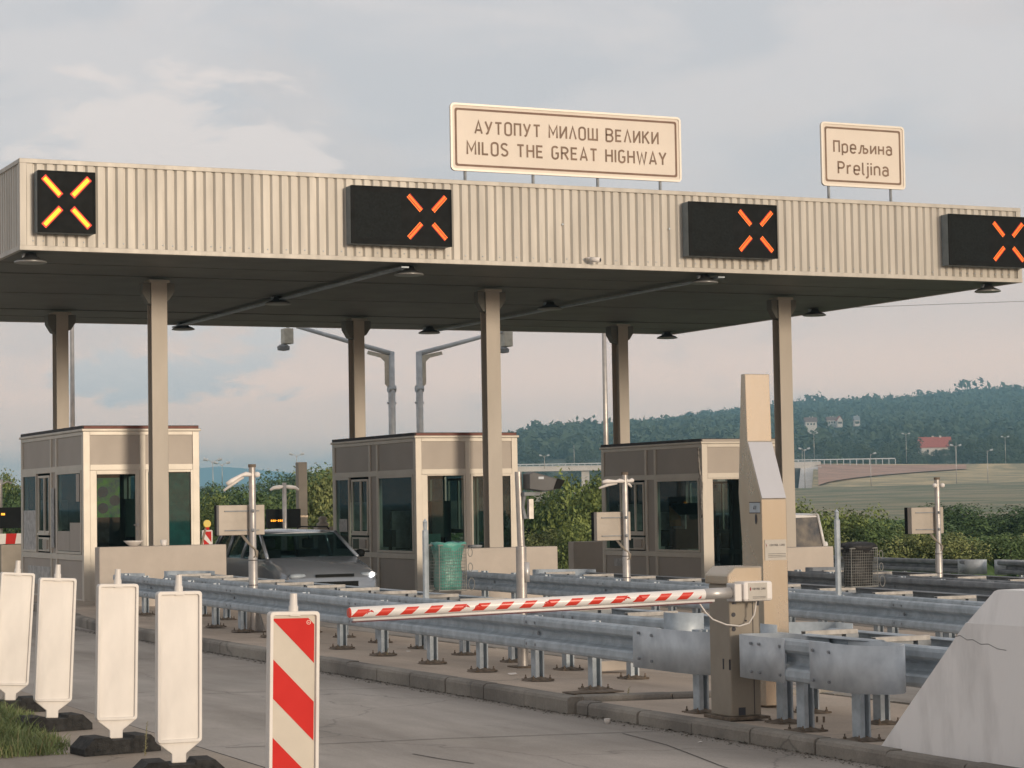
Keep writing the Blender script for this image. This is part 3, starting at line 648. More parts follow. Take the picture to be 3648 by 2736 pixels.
def booth(x0, depth, i):
    zb = G(x0+1.1)+.145; Wd, Hh, y0 = 2.22, 3.19, 41.0
    t = thing('toll_booth', (x0, y0, zb), BL_[i], 'toll booth', 'toll booths under the canopy'); D = depth
    ys = [0, .16, 1.98, 2.12, 2.42, 2.52, 3.50, 3.66, 4.30, D]      # rhythm of the side wall
    mb = MB(); F = .10
    # frame: corner posts, rails all round
    for x in (0, Wd-.13):
        for y in (0, D-.13): mb.box(x, x+.13, y, y+.13, 0, 3.14)
    def rail(z0, z1, o_=.0):
        mb.box(.13, Wd-.13, -o_, F, z0, z1); mb.box(.13, Wd-.13, D-F, D+o_, z0, z1); mb.box(-o_, F, .13, D-.13, z0, z1); mb.box(Wd-F, Wd+o_, .13, D-.13, z0, z1)
    rail(3.07, 3.14); rail(2.42, 2.53); rail(.0, .05)
    mb.box(0, F, .13, D-.13, .76, .87); mb.box(Wd-F, Wd, .13, D-.13, .76, .87)
    mb.box(1.07, 1.18, -.003, F-.003, .051, 3.072)
    for y in (2.0, 2.42): mb.box(-.003, F-.003, y, y+.09, .051, 3.072); mb.box(Wd-F+.003, Wd+.003, y, y+.09, .051, 3.072)
    mb.box(1.07, 1.18, D-F+.003, D+.003, .051, 3.072)
    mb.build('frame', m_frame, t, bevel=.006)
    # infill panels, set back in the frame
    def pan(a, b, c, d, e, f): MB().box(a, b, c, d, e, f).build('wall_panel', m_panel, t)
    for x, w in ((.13, .94), (1.18, .91)):
        pan(x, x+w, .022, .06, 2.53, 3.07); pan(x, x+w, D-.06, D-.022, .05, 3.07)
    for xx in (.022, Wd-.06):
        pan(xx, xx+.038, .13, 2.0, 2.53, 3.07); pan(xx, xx+.038, 2.51, D-.13, 2.53, 3.07); pan(xx, xx+.038, 2.09, 2.42, .05, 3.07)
        pan(xx, xx+.038, .13, 2.0, .05, .76); pan(xx, xx+.038, 2.51, D-.13, .05, .76)
    # roof: slab, coloured edge, felt
    MB().box(-.03, Wd+.03, -.03, D+.03, 3.141, 3.19).build('roof', m_frame, t, bevel=.012)
    MB().box(.02, Wd-.02, .0, .03, 3.191, 3.235).build('roof_flashing', m_roofred if i < 2 else m_panel, t)
    MB().box(.0, Wd, .032, D, 3.191, 3.25).build('roof_felt', m_roofdk, t)
    # front: door and side light
    dx0, dx1 = .13, 1.07
    mb = MB(); mb.box(dx0, .255, .01, .07, .05, 2.42); mb.box(.985 if i == 0 else 1.03, dx1, .01, .07, .05, 2.42); mb.box(.255, .985 if i == 0 else 1.03, .01, .07, 2.345 if i == 0 else 2.395, 2.42)
    mb.box(.255, .985 if i == 0 else 1.03, .01, .07, .05, .25)
    d_ = mb.build('door', m_frame, t, bevel=.005)
    e = .985 if i == 0 else 1.03; tz = 2.345 if i == 0 else 2.395
    MB().quad((.255, .03, .25), (e, .03, .25), (e, .03, tz), (.255, .03, tz)).build('pane', mg, d_)
    if i == 0:
        MB().tube([(.94, -.03, 1.40), (1.02, -.03, 1.41)], .013, 8).box(1.0, 1.035, -.035, .012, 1.38, 1.44).box(1.0, 1.03, -.002, .012, 1.20, 1.30).build('handle', m_alu, d_)
        MB().box(.262, .70, .05, .056, 1.55, 2.28).build('poster', m_green, t)
        mb = MB()
        for cx, cz in ((.38, 2.02), (.38, 1.72), (.60, 1.86)):
            ring_ = [(cx+.10*cos(a*pi/8), .047, cz+.10*sin(a*pi/8)) for a in range(16)]; mb.add(ring_, [tuple(range(16))])
        mb.build('poster_discs', mat('poster_blue', (.03, .16, .30), .5, var=.2), t, fix=False)
    pane(t, 'window', m_frame, (1.225, 2.045, .92, 2.375))
    # side facing the lane
    for sx, sgn in ((0., 1), (Wd, -1)):
        w = pane(t, 'window', m_frame, (.20, 1.955, .92, 2.375), fy=sx if sgn > 0 else sx-.02, plane='x')
        w = pane(t, 'service_window', m_frame, (2.60, 3.42, 1.30, 2.33), fy=sx if sgn > 0 else sx-.02, plane='x')
        MB().box(sx-.02, sx+.02, 2.92, 2.97, 1.26, 2.36).box(sx-.03, sx+.02, 2.55, 3.47, 1.215, 1.262).build('sash', m_frame, w)
        if sgn > 0:
            MB().box(-.015, .04, 2.57, 3.45, .90, 1.17).build('tray_surround', m_frame, t, bevel=.006)
            MB().box(-.05, .0, 2.63, 2.95, .95, 1.13).build('cash_tray', m_panel, t, bevel=.006)
            MB().box(-.017, .0, 3.05, 3.40, .93, 1.14).build('hatch', m_glass, t)
        pane(t, 'window', m_frame, (3.66, D-.20, .92, 2.375), fy=sx if sgn > 0 else sx-.02, plane='x')
    # notices on the side wall
    if i == 0:
        MB().box(-.018, -.012, 2.14, 2.36, .98, 2.12).build('sticker_strip', mat('pale_stickers', (.42, .42, .41), .5, col2=(.20, .20, .21), scale=9), t)
        MB().box(-.004, .0, 3.70, D-.24, .92, 1.70).build('notice', mat('paper_notice', (.55, .55, .54), .6, var=.2, scale=8), t)
        MB().box(.008, .02, 2.60, 4.40, .25, .60).build('notice', mat('paper_notice', (.55, .55, .54)), t)
        MB().box(-.006, .008, .215, .98, .93, 1.46).build('window_film', m_panel, t); MB().box(-.006, .008, 1.0, 1.93, .93, 1.30).build('window_film', m_panel, t)
        MB().box(-.004, .008, .30, .52, 1.85, 2.36).build('window_film', m_panel, t)
        MB().box(1.23, 2.04, .05, .06, .95, 2.36).build('tint_sheet', mat('teal_tint', (.03, .42, .40), .6, var=.15), t)  # added sheet behind the pane, stands in for teal-tinted glass
    if i == 1:
        MB().box(-.004, .0, 3.75, 4.22, 1.28, 1.55).build('notice', mat('paper_notice', (.55, .55, .54)), t)
        MB().box(.03, .05, 3.8, 4.2, .93, 1.2).build('notice', mat('red_notice', (.30, .06, .05), .6), t)
    if i == 2:
        mb = MB(); mb.add([(.12, 1.65, 1.42), (.12, 1.65, 1.86), (.12, 1.15, 1.62), (.12, 1.15, 1.42)], [(0, 1, 2, 3)]); mb.build('orange_folder', mat('orange_folder', (.75, .33, .05), .6, var=.1), t)
        MB().box(.13, .17, 1.0, 1.5, 1.36, 1.66).build('paper_stack', mat('paper_notice', (.55, .55, .54)), t)
        MB().box(.013, .02, 3.55, 4.05, .52, .70).build('notice', mat('paper_notice', (.55, .55, .54)), t)
        MB().tube([(-.03, .10, 3.05), (-.04, .05, 2.6), (-.02, -.02, 2.3), (-.05, -.02, 1.9), (-.03, .0, 1.6)], [.02, .025, .02, .03, .02], 6).build('cable_bundle', mat('old_cable', (.35, .33, .30), .8, var=.4, scale=20), t, smooth=True)
    # inside: floor, ceiling, desk, chair, cupboard
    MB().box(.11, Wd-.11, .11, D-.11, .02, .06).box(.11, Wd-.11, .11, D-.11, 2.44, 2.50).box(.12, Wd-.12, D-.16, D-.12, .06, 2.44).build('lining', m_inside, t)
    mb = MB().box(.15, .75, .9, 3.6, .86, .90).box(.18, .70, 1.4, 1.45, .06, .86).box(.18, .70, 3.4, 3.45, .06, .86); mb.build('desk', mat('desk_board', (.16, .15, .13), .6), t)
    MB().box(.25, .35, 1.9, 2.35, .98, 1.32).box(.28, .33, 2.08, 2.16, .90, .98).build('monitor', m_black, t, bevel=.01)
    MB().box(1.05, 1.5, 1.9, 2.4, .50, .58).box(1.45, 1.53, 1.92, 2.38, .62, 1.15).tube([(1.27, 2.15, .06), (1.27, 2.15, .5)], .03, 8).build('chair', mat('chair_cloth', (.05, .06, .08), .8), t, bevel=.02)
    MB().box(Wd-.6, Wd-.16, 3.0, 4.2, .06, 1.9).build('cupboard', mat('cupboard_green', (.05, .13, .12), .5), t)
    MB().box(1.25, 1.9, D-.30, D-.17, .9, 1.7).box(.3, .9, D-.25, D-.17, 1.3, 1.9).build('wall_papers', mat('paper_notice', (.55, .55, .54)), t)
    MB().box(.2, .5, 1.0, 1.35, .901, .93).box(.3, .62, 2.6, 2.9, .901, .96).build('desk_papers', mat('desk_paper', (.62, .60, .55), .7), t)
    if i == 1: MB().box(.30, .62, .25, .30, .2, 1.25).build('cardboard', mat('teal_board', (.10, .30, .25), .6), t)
    if i == 1: MB().box(.12, .16, .35, .50, 1.28, 1.50).build('picture', mat('small_picture', (.30, .25, .22), .6, col2=(.05, .05, .06), scale=30), t)
    return t
booth(10.68, 4.95, 0); booth(17.31, 4.6, 1); booth(23.79, 4.55, 2)

# low concrete walls in front of and behind the booths
def lowwall(x0, x1, y0, y1, z1, lab, grp='low concrete walls protecting the booths'):
    zb = G((x0+x1)/2)+.1; cx = (x0+x1)/2
    o = MB().box(x0-cx, x1-cx, 0, y1-y0, 0, z1-zb).build('concrete_wall', m_wall, None, bevel=.02, loc=(cx, y0, zb))
    tag(o, lab, 'wall', grp); return o
lowwall(10.22, 12.50, 38.2, 38.5, 1.13, 'low beige wall before the left booth, with a bowl and a cup on it')
lowwall(17.0, 19.0, 38.2, 38.5, .945, 'low beige wall before the middle booth, right of the green bag')
lowwall(23.5, 25.15, 38.2, 38.5, .80, 'low beige wall before the right booth, in front of the white van')
lowwall(18.0, 20.3, 48.4, 48.7, 1.31-.02, 'short pale wall behind the middle booth, partly hidden')
lowwall(24.5, 26.5, 48.4, 48.7, .81, 'shaded brown wall just left of the right booth')
MB_ = MB().lathe([(.055, 0), (.085, .012), (.15, .07), (.175, .095), (.165, .095), (.08, .025), (.0, .02)], n=20)
tag(MB_.build('bowl', m_cabw, None, smooth=True, loc=(10.86, 38.33, 1.132)), 'wide white bowl on the wall before the left booth', 'bowl')
tag(MB().lathe([(.045, 0), (.05, .02), (.062, .105), (.055, .105), (.04, .01)], n=16).build('cup', m_cabw, None, smooth=True, loc=(11.40, 38.33, 1.128)), 'white cup beside the column on the low wall', 'cup')
tag(MB().box(-.016, .016, -.016, .016, 0, .30).build('stick', mat('stick_wood', (.32, .24, .17), .8), None, loc=(12.07, 38.28, 1.12)), 'short brown stick leaning on the column above the low wall', 'stick').rotation_euler = (0, radians(14), 0)
tag(MB().lathe([(.10, 0), (.13, .02), (.14, .05), (.05, .06)], n=14).build('bowl', m_galvd, None, smooth=True, loc=(17.36, 38.35, .947)), 'small dark dish on the wall before the middle booth', 'dish')

# ------------------------------------------------------------------ guardrails
WPROF = [(0, .300), (.02, .31), (.06, .312), (.086, .298), (.092, .272), (.090, .232), (.072, .212), (.012, .192), (.0, .172), (.0, .138), (.014, .120), (.074, .100), (.090, .084), (.092, .040), (.084, .014), (.06, .002), (0, 0)]
def densify(path, step=.7):
    out = []
    for (a, b) in zip(path, path[1:]):
        L = hypot(b[0]-a[0], b[1]-a[1]); n = max(1, int(L/step))
        for i in range(n): out.append((lerp(a[0], b[0], i/n), lerp(a[1], b[1], i/n)))
    out.append(path[-1]); return out
def xat(path, y):
    return interp([(b, a) for a, b in path], y)
_pm = {}
def post_mesh(h):
    k = round(h, 2)
    if k in _pm: return _pm[k]
    # rolled sigma post: outline open towards +x
    o = [(-.05, -.044), (.048, -.044), (.048, -.006), (.040, -.004), (-.020, .002), (-.020, .024), (.040, .030), (.048, .030), (.048, .044), (-.05, .044)]
    p = MB().prism([(y, -x) for x, y in o], 0, h, 'z').build('post', m_galv, None)
    b = MB().box(-.115, .115, -.115, .115, 0, .012)
    for sx in (-1, 1):
        for sy in (-1, 1): b.lathe([(.013, 0), (.013, .014), (.006, .016), (.006, .036)], (sx*.085, sy*.085, .012), 6)
    # small heap of dirt and moss round the plate
    b.lathe([(.16, -.004), (.13, .006), (.05, .03), (.04, .034)], n=9)
    b = b.build('base_plate', m_rust, p)
    _pm[k] = p; p['_used'] = False; return p
def put_post(t, x, y, h, pz):
    src = post_mesh(h)
    if not src['_used']: o = src; src['_used'] = True
    else: o = copytree(src)
    o.parent = t; o.location = (x, y, pz); o.rotation_euler = (0, 0, rnd.uniform(-.06, .06)); return o
def beam(t, path, ztop, side, m, pz=0, name='rail', joints=4.3, bolts=True, z31=True):
    P = densify(path); mb = MB()
    mb.sweep([(x, y, G(x)+ztop-.31) for x, y in P], WPROF, side)
    o = mb.build(name, m, t, smooth=False, solid=.006)
    # splice bolts and laps
    mb = MB(); acc = 1.5
    for (a, b) in zip(P, P[1:]):
        L = hypot(b[0]-a[0], b[1]-a[1]); acc += L
        if acc > joints:
            acc = 0; d = Vector((b[0]-a[0], b[1]-a[1], 0)).normalized(); n_ = Vector((d.y, -d.x, 0))*side
            for k, (s_, z_) in enumerate(((-.08, .255), (.12, .255), (-.08, .055), (.12, .055), (.0, .155))):
                q = Vector((a[0], a[1], G(a[0])+ztop-.31+z_))+d*s_+n_*(.083 if z_ != .155 else .014)
                mb.tube([q, q+n_*.014], .014 if z_ != .155 else .02, 6)
            q0 = Vector((a[0], a[1], G(a[0])+ztop-.31))+d*.16; q1 = q0+d*.006
            mb.sweep([q0, q1], [(w+.004, z) for w, z in WPROF], side)
    if mb.v: mb.build('splice_bolts', m_galvd, t)
    return o
def spacer(t, x0, x1, y, z, m=None):
    """channel laid across the two beams, with its bracket under it"""
    p = MB().box(x0, x1, y-.032, y+.032, z, z+.006).box(x0, x1, y-.032, y-.027, z-.03, z).box(x0, x1, y+.027, y+.032, z-.03, z)
    MB().box(x1-.12, x1+.0, y-.04, y+.04, z-.13, z-.031).box(x0+.1, x1-.15, y-.02, y+.02, z-.11, z-.033).build('bracket', m_galvd, t)
    return p.build('spacer', m or m_spacer, t)
def wrap(t, pts, z0, z1, m=m_galvl, solid=.008, name='end_plate', bolts=()):
    P = densify(pts, .12) if len(pts) < 6 else pts
    mb = MB(); vs = []
    for x, y in P: vs += [(x, y, G(x)+z0), (x, y, G(x)+z1)]
    fs = [(2*i, 2*i+2, 2*i+3, 2*i+1) for i in range(len(P)-1)]
    o = mb.add(vs, fs).build(name, m, t, smooth=True, solid=solid)
    return o
# left run of the first island
t = thing('guardrail', (9.3, 26, 0), 'long front guardrail along the kerb from the barrier cabinet to the left booth', 'guardrail', 'guardrails between the toll lanes')
def local(t, o):
    for q in [c for c in bpy.data.objects if c.parent == t]: q.location = Vector(q.location)-Vector(t.location)
LA = [(9.05, 16.3), (9.18, 19.6), (9.30, 22.9), (9.44, 26.3), (9.60, 29.7), (9.92, 35.9)]
beam(t, LA, .755, -1, m_galv)
wrap(t, [(8.955, 16.62), (8.95, 16.3), (8.94, 15.85), (8.96, 15.62), (9.04, 15.48), (9.16, 15.44), (9.3, 15.5)], .42, .757)
mb = MB()
for y, z in ((16.5, .70), (16.28, .69), (16.5, .49), (16.28, .48)): mb.tube([(8.948, y, z), (8.925, y, z)], .013, 6)
mb.build('bolts', m_galvd, t)
for y in (15.8, 17.75, 19.0, 20.35, 21.7, 23.2, 24.6, 26.0, 27.4, 28.75, 30.1, 31.5, 32.9, 34.3, 35.6):
    put_post(t, xat(LA, y)+.065, y, .66 if y < 17 else .6, (.10 if y < 17 else .15)+G(9))
wrap(t, [(9.92, 35.8), (9.98, 36.3), (10.12, 36.55), (10.3, 36.6), (10.5, 36.4)], .44, .757, m_galv)
local(t, None)
# right double run of the first island
def double(loc, lab, inner, off, y0, y1, ztop, posty, m=m_galv, plates=True, spacers=True, pz=.15, mo=None):
    t = thing('guardrail', loc, lab, 'guardrail', 'guardrails between the toll lanes')
    outer = [(x+off, y) for x, y in inner]
    cl = lambda p: [(xat(p, y0), y0)]+[q for q in p if y0 < q[1] < y1]+[(xat(p, y1), y1)]
    beam(t, cl(inner), ztop-.01, -1, m, name='rail'); beam(t, cl(outer), ztop, 1, mo or m, name='rail')
    for y in posty:
        x = xat(inner, y)
        put_post(t, x+.06, y, .58, pz+G(x))
        if spacers: spacer(t, x-.0, x+min(off, .62)-.06, y+.0, G(x+off/2)+ztop+.012)
    if plates:
        x, xo = xat(inner, y0), xat(outer, y0)
        wrap(t, [(x-.095, y0+.16), (x-.095, y0), (x-.06, y0-.07), (x+.03, y0-.11), (x+.16, y0-.10)], ztop-.30, ztop+.05, m)
        x, xo = xat(inner, y1), xat(outer, y1)
        wrap(t, [(x-.09, y1-.25), (x-.09, y1), (x+.02, y1+.12), ((x+xo)/2, y1+.16), (xo-.02, y1+.12), (xo+.09, y1), (xo+.09, y1-.25)], ztop-.30, ztop+.05, m)
    local(t, None); return t
RA = [(9.78, 12), (9.8, 14), (9.9, 16.2), (10.12, 17.7), (10.1, 19.9), (10.3, 26), (10.6, 33.2), (10.75, 36)]
py = [18.9+1.36*i for i in range(13)]
double((10.4, 26, 0), 'double guardrail with pale cross bars running from the steel column to the left wall', RA, .60, 17.85, 35.8, .755, py)
double((10.1, 14, 0), 'short double guardrail between the round-ended loop barrier and the white concrete block', RA, .56, 10.8, 16.0, .74, [12.0, 13.3, 14.4, 15.45], pz=.10)
# the closed loop barrier at the island nose
t = thing('loop_barrier', (9.4, 14.5, 0), 'short closed guardrail loop with rounded nose beside the barrier cabinet', 'guardrail', None)
wrap(t, [(8.82, 13.74), (8.80, 13.5), (8.79, 13.3), (8.785, 13.2), (8.82, 13.08), (8.90, 13.0), (9.0, 12.97), (9.11, 13.01), (9.20, 13.11), (9.26, 13.25), (9.29, 13.45), (9.31, 13.7), (9.33, 14.0)], .445, .775, m_galvl, name='nose_plate')
wrap(t, [(9.36, 14.3), (9.36, 14.65), (9.32, 14.85), (9.22, 14.93), (9.08, 14.945), (8.98, 14.92), (8.91, 14.85), (8.882, 14.7), (8.872, 14.4), (8.862, 14.14)], .45, .772, m_galvl, name='rear_plate')
mb = MB(); mb.sweep([(8.925, 13.6, .455), (8.965, 14.25, .455)], [(q*1.0, z) for q, z in WPROF], -1); mb.build('rail', m_galv, t, solid=.006)
mb = MB(); mb.sweep([(9.30, 13.6, .452), (9.31, 14.6, .452)], WPROF, 1); mb.build('rail', m_galv, t, solid=.006)
mb = MB()
for x, y in ((8.80, 13.45), (8.815, 13.68), (8.868, 14.2), (8.872, 14.5), (8.876, 14.62)):
    for z in (.71, .50): mb.tube([(x+.006, y, z), (x-.016, y, z)], .012, 6)
mb.build('bolts', m_galvd, t)
for x, y in ((9.02, 14.12), (8.98, 13.34), (9.24, 14.75)): put_post(t, x, y, .6, .10+G(9))
local(t, None)
# second island
LB = [(13.9, 14), (14.56, 19.4), (15.0, 22), (15.32, 24.3), (15.66, 28), (15.92, 31), (16.29, 36.5)]
t = thing('guardrail', (15, 25, 0), 'long guardrail passing behind the steel ticket column and below the black litter bin', 'guardrail', 'guardrails between the toll lanes')
beam(t, LB, .755, -1, m_galv)
for y in [14.6+1.4*i for i in range(16)]: put_post(t, xat(LB, y)+.065, y, .6, .15+G(15))
wrap(t, [(16.28, 36.4), (16.36, 36.8), (16.55, 37.0), (16.8, 37.0)], .44, .757, m_galv)
local(t, None)
RB = [(14.5, 14), (15.55, 19.5), (15.85, 21.8), (16.35, 25.2), (16.72, 28.5), (17.1, 34.5), (17.2, 36)]
double((16.5, 25, 0), 'double guardrail with cross bars on the second island', RB, .92, 14.5, 35.3, .75, [15.5+1.62*i for i in range(13)], m=m_galv, mo=m_galvd)
# third island
LC = [(19.0, 15), (19.8, 20), (20.74, 26.6), (21.0, 28.9), (21.5, 31.5), (22.4, 36.5)]
t = thing('guardrail', (21, 26, 0), 'dull guardrail on the third island, before the rightmost small sign pole', 'guardrail', 'guardrails between the toll lanes')
beam(t, LC, .75, -1, m_galvd)
for y in [16+1.45*i for i in range(14)]: put_post(t, xat(LC, y)+.065, y, .6, .15+G(21))
local(t, None)
RC = [(20.2, 18), (20.9, 22), (21.89, 28.8), (22.5, 33), (22.9, 36)]
double((22, 27, 0), 'double guardrail with cross bars on the third island', RC, 1.05, 19, 35.5, .75, [20.0+1.66*i for i in range(10)], m=m_galvd)
# outer boundary rails with the round-ended gap
for lab, P, e in (('far boundary guardrail with a pale rounded end, left of the gap at the plaza edge', [(32.66, 43.9), (33.0, 48.4), (36.2, 63), (39.5, 80), (43, 100)], 0),
                  ('far boundary guardrail with a rounded end, right of the gap at the plaza edge', [(29.9, 26), (31.5, 34), (33.0, 43.1)], -1)):
    t = thing('guardrail', (P[0][0], P[0][1], 0), lab, 'guardrail', 'guardrails between the toll lanes')
    beam(t, P, .75, -1, m_galvd)
    x, y = P[e]; s_ = -1 if e == 0 else 1
    wrap(t, [(x-.08, y-s_*.3), (x-.08, y), (x-.02, y+s_*.22), (x+.18, y+s_*.33), (x+.38, y+s_*.22), (x+.44, y), (x+.44, y-s_*.3)], .42, .77, m_galvl)
    for i in range(10):
        yy = lerp(min(P[0][1], P[-1][1]), min(max(P[0][1], P[-1][1]), P[0][1]+20 if e == 0 else 99), (i+.5)/10); put_post(t, xat(P, yy)+.065, yy, .8, G(xat(P, yy))-.05)
    local(t, None)

# ------------------------------------------------------------------ barrier gate
t = thing('barrier_gate', (9.06, 15.17, .105), 'closed red and white barrier arm on a brown cabinet with a white motor housing', 'barrier')
W0, D0 = .135, .155
mb = MB().box(-W0, W0, -D0, D0, .02, 1.03); mb.build('cabinet', m_cab, t, bevel=.012)
MB().box(-W0-.04, W0+.04, -D0-.04, D0+.04, -.002, .02).build('base_plate', m_rust, t)
mb = MB(); mb.prism([(-W0-.022, 1.031), (W0+.022, 1.031), (W0+.022, 1.165), (-W0+.05, 1.165), (-W0-.022, 1.105)], -D0-.02, D0+.02, 'y'); mb.build('lid', m_totem, t, bevel=.012)
mb = MB().box(.07, .074, -D0-.004, -D0, .03, 1.0); mb.box(-.07, -.01, -D0-.003, -D0, .03, .09)
for x, z in ((-.10, .80), (-.10, .69)): mb.tube([(x, -D0-.006, z), (x, -D0, z)], .017, 12)
mb.tube([(.01, -D0-.005, .75), (.01, -D0, .75)], .008, 8)
mb.box(-W0-.004, -W0, -.06, -.045, .38, .46).box(-.148, -.135, -D0-.004, -D0, .38, .46)
mb.build('seams_and_holes', m_ink, t)
hs = MB().box(-.110, .150, -.335, -.158, .905, 1.055).build('motor_housing', m_cabw, t, bevel=.02)
MB().box(-.07, .095, -.338, -.336, .915, 1.045).build('sticker', m_grey, hs)
fittext('CONTROL CARD', .115, .014, m_ink, 'lettering', hs, (.022, -.3395, 1.0), bold=.02)
MB().add([(-.058, -.3395, .99), (-.05, -.3395, .985), (-.046, -.3395, 1.0), (-.052, -.3395, 1.018), (-.06, -.3395, 1.0)], [(0, 1, 2, 3, 4)]).build('flame_mark', mat('dark_red_ink', (.25, .02, .03), .5, var=0), hs)
MB().box(-.035, .08, -.3395, -.3385, .938, .941).box(-.035, .08, -.3395, -.3385, .928, .931).build('text_lines', m_ink, hs)
MB().box(-.185, -.118, -.325, -.20, .905, 1.045).build('arm_clamp', m_alu, t, bevel=.008)
MB().tube([(-.152, -.26, .90), (-.152, -.26, .885)], .016, 10).build('clamp_bolt', m_ink, t)
ar = bpy.data.materials.new('arm_stripes'); ar.use_nodes = True; _t = ar.node_tree; _b = _t.nodes['Principled BSDF']
def MN(tr, op, a, b=None):
    n = tr.nodes.new('ShaderNodeMath'); n.operation = op
    for i, q in enumerate((a, b)):
        if q is None: continue
        if isinstance(q, (int, float)): n.inputs[i].default_value = q
        else: tr.links.new(q, n.inputs[i])
    return n.outputs[0]
_tc = _t.nodes.new('ShaderNodeTexCoord'); _s = _t.nodes.new('ShaderNodeSeparateXYZ'); _t.links.new(_tc.outputs['Object'], _s.inputs[0])
X_, Y_, Z_ = _s.outputs
f_ = MN(_t, 'FRACT', MN(_t, 'DIVIDE', MN(_t, 'SUBTRACT', MN(_t, 'ADD', X_, 30), MN(_t, 'MULTIPLY', Z_, 1.15)), .187))
st = MN(_t, 'MULTIPLY', MN(_t, 'LESS_THAN', f_, .50), MN(_t, 'MULTIPLY', MN(_t, 'LESS_THAN', MN(_t, 'ABSOLUTE', MN(_t, 'ADD', Z_, .004)), .026), MN(_t, 'LESS_THAN', Y_, 0)))
st = MN(_t, 'MULTIPLY', st, MN(_t, 'LESS_THAN', X_, -.46)); st = MN(_t, 'MAXIMUM', st, MN(_t, 'LESS_THAN', X_, -3.285))
_m = _t.nodes.new('ShaderNodeMix'); _m.data_type = 'RGBA'; _t.links.new(st, _m.inputs[0]); _m.inputs[6].default_value = (.80, .78, .76, 1); _m.inputs[7].default_value = (.66, .05, .03, 1)
_t.links.new(_m.outputs[2], _b.inputs['Base Color']); _b.inputs['Roughness'].default_value = .3
arm = thing('tmp', (0, 0, 0), 'x', 'x'); bpy.data.objects.remove(arm)
a_ = MB().tube([(-.20, 0, 0), (-3.28, 0, 0), (-3.295, 0, 0)], [.040, .040, .032], 24).build('arm', ar, t, smooth=True); a_.location = (-.0, -.262, .975); a_.rotation_euler = (0, -.013, 0)
a_.modifiers.new('es', 'EDGE_SPLIT')
MB().tube([(-.19, 0, 0), (-.42, 0, 0)], .043, 20).build('arm_sleeve', m_alu, a_, smooth=True)
MB().tube([(-.33, 0, -.052), (-3.26, 0, -.052)], .011, 10).build('edge_strip', m_rubw, a_, smooth=True)
MB().box(-3.27, -.35, -.008, .010, -.069, -.0605).build('edge_rubber', mat('red_rubber', (.10, .01, .02), .6), a_)
mb = MB()
for x in (-3.17, -2.43, -2.335, -1.78, -1.12, -1.02):       # small red marks on the arm film
    for k in range(3): mb.tube([(x+.012*k, -.0405, -.014+.01*k), (x+.006+.014*k, -.0405, .004+.004*k), (x+.03+.01*k, -.0405, .006-.004*k)], .0035, 5)
mb.build('red_marks', m_red, a_)
MB().tube([(-.46, -.262, .905), (-.40, -.255, .83), (-.33, -.24, .775), (-.20, -.22, .73), (-.08, -.21, .715), (.0, -.22, .735), (.03, -.25, .80), (.035, -.28, .91)], .006, 8).build('cable', m_cabw, t, smooth=True)
mb = MB()
for i in range(-3, 0): pass
mb = MB().tube([(.045, -.28, .905), (.045, -.28, .87)], .010, 8); mb.build('cable_gland', m_ink, t)

# ------------------------------------------------------------------ steel ticket column
t = thing('ticket_column', (9.945, 16.2, .09), 'tall slim brushed steel ticket column with leaning hood behind the barrier cabinet', 'ticket column')
pr = [(0.05, 0), (.05, .95), (.06, 1.40), (.0, 1.75), (.06, 2.2), (.06, 2.76), (-.02, 2.76), (-.02, 2.19), (-.235, 1.695), (-.235, .0)]
pr = [(.10, 0), (.10, 1.35), (.14, 1.75), (.10, 2.24), (.06, 2.74), (-.005, 2.74), (-.02, 2.18), (-.225, 1.69), (-.225, 0)]
hw = .120
mb = MB().prism(pr, -hw, hw, 'x'); mb.build('body', m_totem, t, bevel=.006)
q = MB(); q.add([(-hw+.004, -.0245, 2.168), (hw-.004, -.0245, 2.168), (hw-.004, -.226, 1.70), (-hw+.004, -.226, 1.70)], [(0, 1, 2, 3)]); q.build('hood', m_totemw, t, solid=.004, fix=False)
MB().box(-hw-.003, -hw, -.20, -.04, 1.585, 1.665).build('side_plate', m_galv, t)
o = fittext('ATI', .045, .03, m_ink, 'lettering', t, (-hw-.0045, -.12, 1.625), rot=(pi/2, 0, -pi/2))
MB().box(-hw-.005, -hw, -.205, -.035, 1.578, 1.584).box(-hw-.005, -hw, -.205, -.035, 1.666, 1.672).build('plate_edges', m_ink, t)
mb = MB(); mb.add([(-hw-.003, -.135+.016*cos(a*pi/8), 1.53+.042*sin(a*pi/8)) for a in range(16)], [tuple(range(16))]); mb.build('slot', m_ink, t, fix=False)
st_ = MB().box(-.100, .108, -.230, -.227, 1.19, 1.36).build('sticker', m_grey, t)
fittext('CONTROL CARD', .145, .015, m_ink, 'lettering', st_, (.018, -.2315, 1.315), bold=.02)
MB().add([(-.086, -.2315, 1.30), (-.088, -.2315, 1.295), (-.083, -.2315, 1.315), (-.091, -.2315, 1.335), (-.089, -.2315, 1.315)], [(0, 1, 2, 3, 4)]).build('flame_mark', MATS['dark_red_ink'], st_)
MB().box(-.07, .10, -.2315, -.2305, 1.242, 1.245).box(-.07, .10, -.2315, -.2305, 1.228, 1.231).box(-.07, .10, -.2315, -.2305, 1.215, 1.218).build('text_lines', m_ink, st_)

